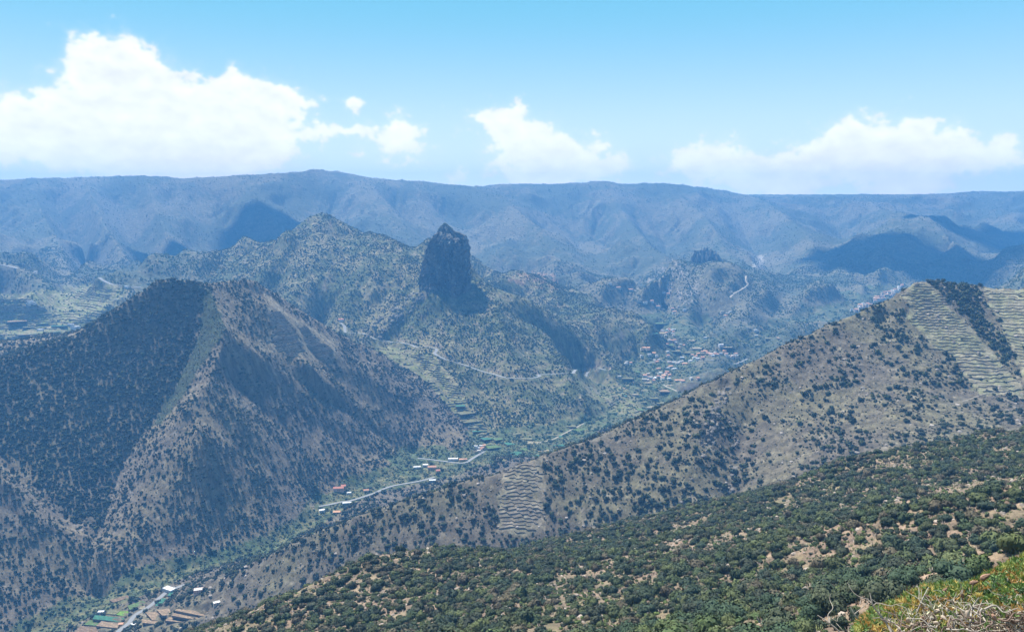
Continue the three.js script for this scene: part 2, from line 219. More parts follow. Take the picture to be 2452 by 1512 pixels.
{
  const base = H.slice();
  for (let j = 0; j < NZ; j++) for (let i = 0; i < NX; i++) {
    const o = j * NX + i, x = X0 + i * CELL, z = Z0 + j * CELL, w = clamp(FIX[o] / mix(mix(150, 95, sm(1500, 2300, -z)), 270, sm(3200, 5500, -z)), 0, 1), far = sm(1200, 3200, -z);
    H[o] += w * (fbm(x / 420, z / 420, 5) * mix(mix(26, 40, sm(1100, 1400, -z)), 85, far) + far * (ridged(x / 800 + 3.7 + fbm(x / 700, z / 700, 2) * .5, z / 1000, 3) - .45) * 240) + clamp(FIX[o] / mix(60, 300, sm(3800, 5500, -z)), mix(.12, .03, sm(3800, 5500, -z)), 1) * fbm(x / 130 + 3, z / 130, 4) * mix(7, 20, far);
  }
  // water: steepest descent network, implicit stream-power cut
  const rec = new Int32Array(NN), order = new Int32Array(NN), A = new Float32Array(NN), donors = new Int32Array(NN), nd = [-NX - 1, -NX, -NX + 1, -1, 1, NX - 1, NX, NX + 1], nl = [1.414, 1, 1.414, 1, 1, 1.414, 1, 1.414];
  for (let round = 0; round < 9; round++) {
    donors.fill(0);
    for (let j = 0; j < NZ; j++) for (let i = 0; i < NX; i++) {
      const o = j * NX + i; rec[o] = o;
      if (!i || !j || i === NX - 1 || j === NZ - 1) continue;
      let best = 0; for (let k = 0; k < 8; k++) { const s = (H[o] - H[o + nd[k]]) / nl[k]; if (s > best) { best = s; rec[o] = o + nd[k]; } }
    }
    for (let o = 0; o < NN; o++) if (rec[o] !== o) donors[rec[o]]++;
    let n = 0; for (let o = 0; o < NN; o++) if (!donors[o]) order[n++] = o;
    for (let q = 0; q < n; q++) { const r = rec[order[q]]; if (r !== order[q] && --donors[r] === 0) order[n++] = r; }
    A.fill(1);
    for (let q = 0; q < n; q++) { const o = order[q]; if (rec[o] !== o) A[rec[o]] += A[o]; }
    for (let q = n - 1; q >= 0; q--) { const o = order[q], r = rec[o]; if (r === o) continue; const z = Z0 + Math.floor(o / NX) * CELL, K = mix(0.007, 0.040, sm(900, 2300, -z)) * Math.sqrt(Math.min(A[o], 2500)); H[o] = (H[o] + K * H[r]) / (1 + K); }
    for (let j = 1; j < NZ - 1; j++) for (let i = 1; i < NX - 1; i++) { const o = j * NX + i; H[o] += 0.06 * (H[o - 1] + H[o + 1] + H[o - NX] + H[o + NX] - 4 * H[o]); }
  }
  for (let o = 0; o < NN; o++) {                       // the skeleton stays
    const z = -(Z0 + Math.floor(o / NX) * CELL), keep = Math.max(1 - sm(0, mix(70, 140, sm(1500, 5000, z)), FIX[o]), z > 5200 ? 1.1 - 1.1 * sm(110, 420, skyline(X0 + (o % NX) * CELL, -z)) : 0);
    const d = H[o] - base[o]; H[o] = base[o] + clamp(d, -120, 80) * (1 - Math.min(1, keep * 0.92)); if (H[o] > 990) H[o] = 990 + 15 * (1 - Math.exp((990 - H[o]) / 15));
  }
}
const hGrid = (x, z) => {
  const fx = clamp((x - X0) / CELL - .5, 0, NX - 1.001), fz = clamp((z - Z0) / CELL - .5, 0, NZ - 1.001), i = Math.floor(fx), j = Math.floor(fz), p = fx - i, q = fz - j, o = j * NX + i;
  return mix(mix(H[o], H[o + 1], p), mix(H[o + NX], H[o + NX + 1], p), q);
};
const fixAt = (x, z) => FIX[clamp(Math.floor((z - Z0) / CELL), 0, NZ - 1) * NX + clamp(Math.floor((x - X0) / CELL), 0, NX - 1)];

// regions of the land, in plan
const R_NEAR = 0, R_MID = 1, R_LEFT = 2, R_FLOOR = 3, R_PIN = 4, R_FAR = 5;
const pinPoly = [[640, 2400], [790, 2340], [900, 2290], [1000, 2160], [1140, 1950], [1210, 1870], [1330, 1950], [1430, 2100], [1520, 2300], [1560, 2480], [1570, 2900], [1420, 3300], [1260, 3750], [900, 4150], [520, 4000], [480, 2700]].map(([u, d]) => [(u - CU) / F * d, -d]);
function region(x, z) {
  const d = -z;
  if (z > zOf(gNear, x)) return R_NEAR;
  const zv = zOf(vMain.slice(0, 17), x);
  const [dv, yv] = d > 1000 && d < 3400 ? distTo(vMain, x, z) : [1e9, 0], [de, ye] = d > 2600 && d < 3800 ? distTo(vEast, x, z) : [1e9, 0];
  const h = hGrid(x, z);
  if ((dv < mix(38, 150, sm(1500, 1900, d)) && h - yv < 14 + 8 * noise(x / 60, z / 60)) || (de < 150 && h - ye < 22)) return R_FLOOR;
  if (z > zv && d < 2100) return R_MID;
  if (x > 120 && d < 2200 && z > zOf(vMain, x)) return R_MID;
  if (inPoly(x, z, pinPoly)) return R_PIN;
  if (d < 2350 && x < 60) return R_LEFT;
  if (d < 2300 && x > 100) return R_MID;
  return R_FAR;
}
const CUTS = [];
const FLATS = [];                                      // levelled ground under roads and fields: {line, half, fade}
const DET = [0.55, 1.25, 1.7, 0.25, 2.0, 1.9];
function height(x, z, reg = region(x, z)) {
  let h = hGrid(x, z); const d = -z, a = DET[reg];
  const rough = 0.55 + 0.45 * noise(x / 90, z / 90);
  h += a * (fbm(x / 55, z / 55, 3) * 7 * rough + (ridged(x / 24, z / 24, 2) - .4) * 2.2 * rough + noise(x / 7, z / 7) * 0.5 + (d < 900 ? noise(x / 2.7, z / 2.7) * 0.28 : 0)) * sm(10, 90, d);
  for (const f of FLATS) { if (x < f.x0 || x > f.x1 || z < f.z0 || z > f.z1) continue; const [q, y] = distTo(f.line, x, z); if (q < f.half + f.fade) h = mix(y - .25, h, sm(f.half, f.half + f.fade, q)); }
  if (d > 1000 && d < 1450 && x < -100) for (const b of CUTS) if (x > b.x0 && x < b.x1 && z > b.z0 && z < b.z1) { const q = inPoly(x, z, b.flat ??= b.w.map((p) => [p[0], p[2]])) ? 0 : distTo(b.ring ??= [...b.w, b.w[0]], x, z)[0]; if (q < 5) h = mix(Math.min(h, b.y - .9), h, sm(0, 5, q)); }
  return h;
}
function flatten(l, half, fade) { const xs = l.map((p) => p[0]), zs = l.map((p) => p[2]), m = half + fade; FLATS.push({ line: l, half, fade, x0: Math.min(...xs) - m, x1: Math.max(...xs) + m, z0: Math.min(...zs) - m, z1: Math.max(...zs) + m }); }
function ground(u, v, d0 = 100, d1 = 7500) {          // where the sight line through a map point meets the land
  let last = d0; for (let d = d0; d < d1; d *= 1.004) { const p = at(u, v, d); if (p[1] < height(p[0], p[2])) { let a = last, b = d; for (let k = 0; k < 14; k++) { const m = (a + b) / 2, q = at(u, v, m); if (q[1] < height(q[0], q[2])) b = m; else a = m; } const q = at(u, v, b); return [q[0], height(q[0], q[2]), q[2]]; } last = d; }
  return null;
}
const z5 = ([x, y]) => [(150 + x / 4.904) * .9574, (1400 + y / 4.904) * .9574];
const BEDS = [
  [[[425, 672], [785, 712], [760, 762], [392, 722]], 'teal', 'teal netted field left of the lower road'],
  [[[600, 612], [735, 622], [672, 668], [560, 660]], 'dull', 'dull green field at the upper end beside the lower road'],
  [[[740, 622], [842, 630], [800, 690], [680, 670]], 'lime', 'bright lime green field beside the lower road'],
  [[[370, 732], [500, 748], [430, 806], [288, 790]], 'green', 'green field next to the bare brown one by the lower road'],
  [[[505, 748], [720, 782], [700, 835], [435, 806]], 'tan', 'bare tan field in the middle left of the lower road'],
  [[[250, 808], [698, 850], [684, 920], [150, 900]], 'brown', 'bare brown field at the bottom edge left of the lower road'],
  [[[600, 490], [820, 430], [850, 460], [650, 520]], 'brown', 'reddish brown field at the foot of the mountain, upper left'],
  [[[820, 560], [1000, 500], [1060, 520], [850, 610]], 'green', 'green strip with stone edging above the lower fields'],
  [[[1155, 562], [1245, 470], [1300, 470], [1225, 562]], 'teal', 'bright teal netted plot beside the lower road'],
  [[[1310, 435], [1380, 350], [1425, 345], [1350, 440]], 'teal', 'small teal netted plot beside the white shed'],
  [[[1265, 555], [1310, 455], [1340, 460], [1290, 555]], 'tan', 'narrow tan strip between the netted plot and the slope'],
  [[[980, 575], [1040, 560], [1030, 600], [960, 605]], 'straw', 'small straw coloured patch left of the lower road'],
  [[[1425, 598], [1825, 640], [1770, 690], [1405, 620]], 'tan', 'topmost long brown earth terrace right of the lower road'],
  [[[1180, 612], [1330, 590], [1370, 672], [1250, 680]], 'tan', 'short brown earth terrace nearest the netted plot'],
  [[[1385, 648], [1740, 700], [1700, 722], [1560, 716], [1365, 680]], 'tan', 'second long brown earth terrace right of the lower road'],
  [[[1040, 640], [1165, 632], [1285, 696], [1275, 735], [1125, 735]], 'tan', 'broad brown earth terrace close to the lower road'],
  [[[1335, 698], [1570, 728], [1530, 768], [1285, 742]], 'tan', 'lower right brown earth terrace above the pale wall'],
  [[[1000, 722], [1120, 742], [1285, 762], [1270, 795], [1005, 768]], 'tan', 'lowest brown earth terrace beside the lower road'],
];
for (const b of BEDS) {                                // each bed is cut level into the slope
  const m = b[0].map((p) => z5(p)), cu = m.reduce((t, p) => t + p[0], 0) / m.length, cv = m.reduce((t, p) => t + p[1], 0) / m.length, c = ground(cu, cv, 1000, 1450); if (!c) continue;
  b.y = c[1] + .3; b.w = m.map(([u, v]) => { const o = at(u, v, 1000), k = (b.y - EYE) / (o[1] - EYE); return [o[0] * k, b.y, o[2] * k]; });
  const xs = b.w.map((p) => p[0]), zs = b.w.map((p) => p[2]); Object.assign(b, { x0: Math.min(...xs) - 6, x1: Math.max(...xs) + 6, z0: Math.min(...zs) - 6, z1: Math.max(...zs) + 6 });
}
CUTS.push(...BEDS.filter((b) => b.w));
const ROADS = [];
function road(name, label, category, width, pts, d0, d1, opt = {}) {   // ribbon of roadway along map points, levelled into the slope
  let g = pts.map(([u, v]) => ground(u, v, d0, d1)).filter(Boolean);
  if (g.length < 2) { console.log('road lost', label); return; }
  const curve = new THREE.CatmullRomCurve3(g.map((p) => new THREE.Vector3(...p)), false, 'centripetal'), n = Math.max(8, Math.ceil(curve.getLength() / 6));
  let l = curve.getSpacedPoints(n).map((p) => [p.x, hGrid(p.x, p.z), p.z]);
  for (let k = 0; k < (opt.smooth ?? 40); k++) l = l.map((p, i) => i && i < l.length - 1 ? [p[0], (l[i - 1][1] + p[1] * 2 + l[i + 1][1]) / 4, p[2]] : p);
  ROADS.push({ name, label, category, width, l, opt });
  return l;
}
road('road', 'pale grey mountain road winding below the rock pinnacle', 'road', 8, [[815, 772], [824, 782], [829, 796], [848, 798], [870, 800], [900, 814], [930, 818], [960, 820], [985, 824], [1004, 832], [1045, 835], [1041, 847], [1065, 858], [1100, 871], [1160, 890], [1190, 901], [1212, 906], [1250, 905], [1292, 901], [1286, 893], [1330, 895], [1368, 895], [1374, 889], [1410, 889], [1450, 885]], 1950, 2900, { parapet: true, smooth: 30 });
road('road', 'grey road along the valley bottom past the red roofed houses', 'road', 7, [[763, 1212], [815, 1203], [837, 1198], [894, 1181], [915, 1171], [942, 1162], [1001, 1152], [1040, 1142]], 1300, 2000, { parapet: true });
road('road', 'grey road with a white wall at the foot of the shrubby mountain', 'road', 7, [[999, 1096], [1030, 1099], [1060, 1105], [1110, 1107], [1134, 1095], [1159, 1080]], 1500, 2100, { parapet: true });
road('road', 'light grey road between the small fields at the lower left', 'road', 7, [[276, 1530], [284, 1512], [306, 1493], [323, 1475], [354, 1450], [384, 1428], [403, 1415], [440, 1399]], 1000, 1400, { parapet: false });
road('road', 'pale hairpin road round the small hill in the far left valley', 'road', 12, [[236, 663], [250, 674], [272, 682], [305, 685], [338, 688]], 2600, 3600, { parapet: false });
road('road', 'short pale stretch of road at the left edge', 'road', 12, [[0, 633], [21, 636], [46, 642], [84, 648]], 2600, 4600, { parapet: false });
road('path', 'white straight track on the valley floor below the village', 'path', 5, [[1589, 921], [1620, 936]], 1900, 2800, {});
road('path', 'pale footpath crossing the bushy ridge under the terraces', 'path', .9, [[2163, 964], [2244, 967], [2308, 961], [2350, 948], [2409, 935]], 900, 1300, { smooth: 4 });
road('path', 'light dirt path at the foot of the shrubby spur', 'path', 3.5, [[1285, 1060], [1320, 1052], [1345, 1040], [1375, 1025], [1400, 1012]], 1700, 2300, { smooth: 6 });
road('path', 'pale dirt track climbing below the rocky pyramid hill', 'path', 8, [[1800, 660], [1785, 668], [1790, 680], [1760, 700], [1748, 712], [1735, 690]].slice(0, 5), 2900, 4200, {});
road('street', 'light village street on the valley floor', 'street', 7, [[1545, 870], [1600, 862], [1650, 868], [1720, 858], [1790, 858]], 2200, 3300, {});
for (const r of ROADS) { flatten(r.l, r.width / 2 + 1.5, r.width * (r.opt.parapet ? 2.2 : .9)); FLATS[FLATS.length - 1].cut = r.opt.parapet; }


// where the map says terraces, trees or open ground are
const T1 = [[2180, 680], [2216, 673], [2241, 688], [2274, 731], [2307, 767], [2348, 813], [2389, 860], [2451, 930], [2451, 950], [2350, 940], [2302, 895], [2287, 850], [2233, 834], [2206, 797], [2182, 772], [2175, 731], [2155, 709]];
const T2 = [[2345, 688], [2451, 692], [2600, 700], [2600, 920], [2451, 900], [2425, 840], [2395, 770], [2370, 735]];
const TREES = [[2216, 666], [2250, 655], [2310, 672], [2322, 690], [2342, 722], [2372, 775], [2408, 818], [2425, 860], [2410, 872], [2375, 835], [2330, 780], [2300, 738], [2262, 706], [2232, 684]];
const T3 = [[1200, 1128], [1300, 1092], [1303, 1265], [1255, 1285], [1190, 1275]];
const T4 = [[619, 692], [641, 704], [690, 743], [739, 779], [814, 816], [797, 873], [731, 862], [690, 852], [632, 845], [618, 816], [649, 807], [641, 766], [632, 720]];
const T5 = [[880, 815], [960, 835], [1040, 855], [1085, 905], [1130, 985], [1200, 1060], [1165, 1070], [1090, 1000], [1000, 915], [920, 850]];
const PYR = [[1612, 616], [1650, 650], [1690, 705], [1650, 730], [1600, 712], [1520, 695]], SCAR = [[1798, 645], [1818, 612], [1832, 616], [1822, 640], [1806, 652]], SOIL = [[1215, 672], [1250, 648], [1330, 655], [1360, 690], [1270, 690]];
const T6 = [[-60, 705], [60, 700], [150, 690], [250, 678], [310, 700], [260, 760], [200, 800], [80, 820], [-60, 840]];
const T7 = [[1370, 898], [1450, 895], [1530, 960], [1545, 1000], [1480, 990], [1400, 940]];
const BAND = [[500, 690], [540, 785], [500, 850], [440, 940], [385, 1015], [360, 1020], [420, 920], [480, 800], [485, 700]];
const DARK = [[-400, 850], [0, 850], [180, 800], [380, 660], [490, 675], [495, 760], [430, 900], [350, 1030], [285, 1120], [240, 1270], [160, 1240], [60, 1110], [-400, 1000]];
// ------------------------------------------------------------------ the land as meshes
const COL = (r, g, b) => [r, g, b];
function landColor(x, z, h, slope, reg, out) {
  const n1 = fbm(x / 160 + 5, z / 160, 4), n2 = fbm(x / 28, z / 28 - 8, 4), n3 = noise(x / 5.3, z / 5.3), n4 = noise(x / 2.1, z / 2.1);
  let r = 0, g = 0, b = 0;
  if (reg === R_NEAR) { const t = sm(-.25, .35, n2 + n3 * .25); r = mix(.33, .245, t); g = mix(.235, .195, t); b = mix(.165, .12, t); const gr = sm(.05, .4, n1 + n3 * .3); r = mix(r, .19, gr * .5); g = mix(g, .18, gr * .5); b = mix(b, .075, gr * .5); }
  else if (reg === R_MID) { const [u, v] = toMap(x, h, z); const t = sm(-.2, .3, n1 + n2 * .4); r = mix(.165, .205, t); g = mix(.14, .185, t); b = mix(.10, .105, t); const rock = sm(.28, .5, n2 + .35 * n3) * .6; r = mix(r, .35, rock); g = mix(g, .305, rock); b = mix(b, .245, rock); const ue = u + n2 * 26 + n3 * 8, ve = v + n1 * 16; if (inPoly(ue, ve, T1) || inPoly(ue, ve, T2)) { const q = sm(-.3, .3, n2); r = mix(.33, .285, q); g = mix(.30, .29, q); b = mix(.20, .155, q); } else if (inPoly(ue, ve, T3)) { const q = sm(-.3, .3, n2); r = mix(.34, .29, q); g = mix(.29, .27, q); b = mix(.215, .175, q); } }
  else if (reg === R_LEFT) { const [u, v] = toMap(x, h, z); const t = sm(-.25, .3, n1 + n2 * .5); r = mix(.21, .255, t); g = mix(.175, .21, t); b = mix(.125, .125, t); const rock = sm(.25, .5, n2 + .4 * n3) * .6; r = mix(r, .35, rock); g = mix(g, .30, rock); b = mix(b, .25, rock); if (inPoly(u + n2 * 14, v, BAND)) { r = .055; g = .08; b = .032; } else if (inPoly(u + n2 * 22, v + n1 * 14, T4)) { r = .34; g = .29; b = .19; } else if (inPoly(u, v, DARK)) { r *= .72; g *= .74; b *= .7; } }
  else if (reg === R_FLOOR) { const t = sm(-.15, .2, n2 + n3 * .2); r = mix(.085, .205, t); g = mix(.125, .20, t); b = mix(.05, .09, t); const k2 = sm(.05, .3, n1 + .3 * n3); r = mix(r, .09, k2 * .6); g = mix(g, .15, k2 * .6); b = mix(b, .06, k2 * .6); }
  else if (reg === R_PIN) { const t = sm(-.25, .25, n1 + n2 * .8); r = mix(.105, .265, t); g = mix(.13, .24, t); b = mix(.04, .115, t); const rock = sm(.24, .46, n2 + .4 * n3) * .8; r = mix(r, .33, rock); g = mix(g, .27, rock); b = mix(b, .2, rock); }
  if (reg >= R_FLOOR) { const [u, v] = toMap(x, h, z); const ue = u + n2 * 30, ve = v + n1 * 14; if (inPoly(ue, ve, T5) || inPoly(ue, ve, T7) || inPoly(ue, ve, T6)) { const q = sm(-.25, .25, n2 + .3 * n3); r = mix(.30, .21, q); g = mix(.27, .235, q); b = mix(.15, .08, q); } }
  if (reg === R_FAR && !(r > 0)) { const t = sm(-.3, .25, fbm(x / 620 + 3, z / 620, 3) * 1.3 + n1 * .8 + n2 * .8 - sm(4200, 6000, -z) * .15); r = mix(.085, .18, t); g = mix(.105, .17, t); b = mix(.06, .105, t); }
  if (reg >= R_FLOOR || reg === R_LEFT) for (const f of FLATS) if (f.cut && x > f.x0 && x < f.x1 && z > f.z0 && z < f.z1) { const [q, y] = distTo(f.line, x, z); const w = 1 - sm(f.half + 6, f.half + 17 + 10 * n2, q); if (w > 0 && h > y + 1) { const p = w * (.55 + .45 * sm(-.2, .2, n2 + n3 * .4)); r = mix(r, .42, p * .85); g = mix(g, .33, p * .85); b = mix(b, .26, p * .85); } }
  if (reg === R_FAR || reg === R_PIN) { const [u, v] = toMap(x, h, z), ue = u + n2 * 16, ve = v + n1 * 8; let p = null; if (inPoly(ue, ve, PYR)) p = [.37, .33, .28, sm(.0, .3, n2 + .4 * n3)]; else if (inPoly(ue, ve, SCAR)) p = [.42, .39, .33, .85]; else if (inPoly(ue, ve, SOIL)) p = [.36, .23, .13, sm(-.1, .25, n2 + .3 * n3)]; if (p) { r = mix(r, p[0], p[3]); g = mix(g, p[1], p[3]); b = mix(b, p[2], p[3]); } }
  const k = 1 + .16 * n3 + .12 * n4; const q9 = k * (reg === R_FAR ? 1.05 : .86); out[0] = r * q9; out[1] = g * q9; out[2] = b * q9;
}
function grainTexture(size, seed, fn) {
  const d = new Uint8Array(size * size * 4), r = rng(seed);
  for (let j = 0; j < size; j++) for (let i = 0; i < size; i++) { const c = fn(i / size, j / size, r); const o = (j * size + i) * 4; d[o] = clamp(c[0], 0, 255); d[o + 1] = clamp(c[1], 0, 255); d[o + 2] = clamp(c[2], 0, 255); d[o + 3] = 255; }
  const t = new THREE.DataTexture(d, size, size); t.wrapS = t.wrapT = THREE.RepeatWrapping; t.magFilter = THREE.LinearFilter; t.minFilter = THREE.LinearMipmapLinearFilter; t.generateMipmaps = true; t.needsUpdate = true; return t;
}
const tileNoise = (u, v, f, o) => { let s = 0, a = .5; for (let k = 0; k < o; k++) { const q = f << k; const x = u * q, y = v * q, w = (p, m) => ((p % m) + m) % m; const xf = Math.floor(x), yf = Math.floor(y), fx = x - xf, fy = y - yf, su = fx * fx * (3 - 2 * fx), sv = fy * fy * (3 - 2 * fy); const g = (i, j) => PERM[(PERM[(w(i, q) + k * 31) & 255] + w(j, q)) & 255] / 255; s += a * (mix(mix(g(xf, yf), g(xf + 1, yf), su), mix(g(xf, yf + 1), g(xf + 1, yf + 1), su), sv) - .5); a *= .5; } return s; };
const soilMap = grainTexture(1024, 5, (u, v, r) => { const n = tileNoise(u, v, 8, 6) * 150, s = tileNoise(u, v, 96, 3), st = s > .14 ? 35 : s < -.17 ? -45 : 0, g = (r() - .5) * 30, L = 205 + n + st + g; return [L, L * .985, L * .965]; });
soilMap.colorSpace = THREE.SRGBColorSpace;
const soilBump = grainTexture(1024, 6, (u, v) => { const L = 128 + tileNoise(u, v, 16, 6) * 230; return [L, L, L]; });
const landMat = (bump) => new THREE.MeshStandardMaterial({ vertexColors: true, map: soilMap, bumpMap: soilBump, bumpScale: bump, roughness: 1, metalness: 0 });
const landMats = [landMat(.5), landMat(.9), landMat(.9), landMat(.4), landMat(1.2), landMat(1.6)];
function struct(name, mesh) { mesh.name = name; mesh.userData.kind = 'structure'; mesh.castShadow = mesh.receiveShadow = true; scene.add(mesh); return mesh; }
const DENSE = 1.0;
{
  const APEX = 60, S = [];                             // fan of ground strips, finer near the viewpoint
  for (const s of [-3.2, -2.2, -1.6, -1.25, -1.05, -.95, -.88, -.83, -.79, -.755, -.725, -.70]) S.push(s);
  const NC = Math.round(690 * DENSE); for (let i = 0; i <= NC; i++) S.push(-.68 + 1.36 * i / NC);
  for (const s of [.70, .725, .755, .79, .83, .88, .95, 1.05, 1.25, 1.6, 2.2, 3.2]) S.push(s);
  const D = []; for (let d = -55; d < 7760;) { D.push(d); const r = Math.max(d + APEX, 6); d += d < 120 ? r * .035 + .3 : Math.max(d < 700 ? 1.5 : 0, d < 4600 ? r * .0036 : r * .0044) / DENSE; }
  const nc = S.length, nr = D.length, P = new Float32Array(nc * nr * 3), C = new Float32Array(nc * nr * 3), N = new Float32Array(nc * nr * 3), UV = new Float32Array(nc * nr * 2), reg = new Uint8Array(nc * nr), tmp = [0, 0, 0];
  for (let j = 0; j < nr; j++) for (let i = 0; i < nc; i++) { const o = j * nc + i, z = -D[j], x = S[i] * (D[j] + APEX), g = region(x, z); reg[o] = g; P[o * 3] = x; P[o * 3 + 1] = height(x, z, g); P[o * 3 + 2] = z; UV[o * 2] = x / 45; UV[o * 2 + 1] = z / 45; }
  for (let j = 0; j < nr; j++) for (let i = 0; i < nc; i++) {
    const o = j * nc + i, a = o - (i ? 1 : 0), b = o + (i < nc - 1 ? 1 : 0), c = o - (j ? nc : 0), e = o + (j < nr - 1 ? nc : 0);
    const ux = P[b * 3] - P[a * 3], uy = P[b * 3 + 1] - P[a * 3 + 1], uz = P[b * 3 + 2] - P[a * 3 + 2], vx = P[e * 3] - P[c * 3], vy = P[e * 3 + 1] - P[c * 3 + 1], vz = P[e * 3 + 2] - P[c * 3 + 2];
    let nx = uy * vz - uz * vy, ny = uz * vx - ux * vz, nz = ux * vy - uy * vx; const l = Math.hypot(nx, ny, nz) || 1; N[o * 3] = nx / l; N[o * 3 + 1] = ny / l; N[o * 3 + 2] = nz / l;
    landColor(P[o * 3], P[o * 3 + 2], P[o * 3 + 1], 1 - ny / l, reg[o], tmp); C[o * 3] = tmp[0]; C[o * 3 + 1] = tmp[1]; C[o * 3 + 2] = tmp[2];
  }
  const idx = [[], [], [], [], [], []];
  for (let j = 0; j + 1 < nr; j++) for (let i = 0; i + 1 < nc; i++) { const o = j * nc + i; idx[reg[o]].push(o, o + 1, o + nc, o + 1, o + nc + 1, o + nc); }
  const names = ['near_hillside', 'bushy_ridge', 'shrubby_mountain', 'valley_floor', 'pinnacle_ridge', 'far_mountains'];
  const lab = ['stony near slope covered in round dark green shrubs', 'grey brown ridge dotted with round bushes behind the near slope', 'dark scrubby mountain with two low summits on the left', 'green and straw coloured farmed valley floor', 'rugged green ridge carrying the rock pinnacle', 'hazy blue mountain wall below the clouds'];
  idx.forEach((ix, k) => {
    const map = new Map(), p = [], c = [], n = [], uv = [], out = new Uint32Array(ix.length);
    ix.forEach((o, t) => { let m = map.get(o); if (m === undefined) { m = map.size; map.set(o, m); p.push(P[o * 3], P[o * 3 + 1], P[o * 3 + 2]); c.push(C[o * 3], C[o * 3 + 1], C[o * 3 + 2]); n.push(N[o * 3], N[o * 3 + 1], N[o * 3 + 2]); uv.push(UV[o * 2], UV[o * 2 + 1]); } out[t] = m; });
    const g = new THREE.BufferGeometry();
    g.setAttribute('position', new THREE.Float32BufferAttribute(p, 3)); g.setAttribute('color', new THREE.Float32BufferAttribute(c, 3)); g.setAttribute('normal', new THREE.Float32BufferAttribute(n, 3)); g.setAttribute('uv', new THREE.Float32BufferAttribute(uv, 2)); g.setIndex(new THREE.BufferAttribute(out, 1));
    const m = struct(names[k], new THREE.Mesh(g, landMats[k])); m.userData.label = lab[k];
  });
  console.log('land', nc, nr, idx.map((i) => i.length / 3));
}
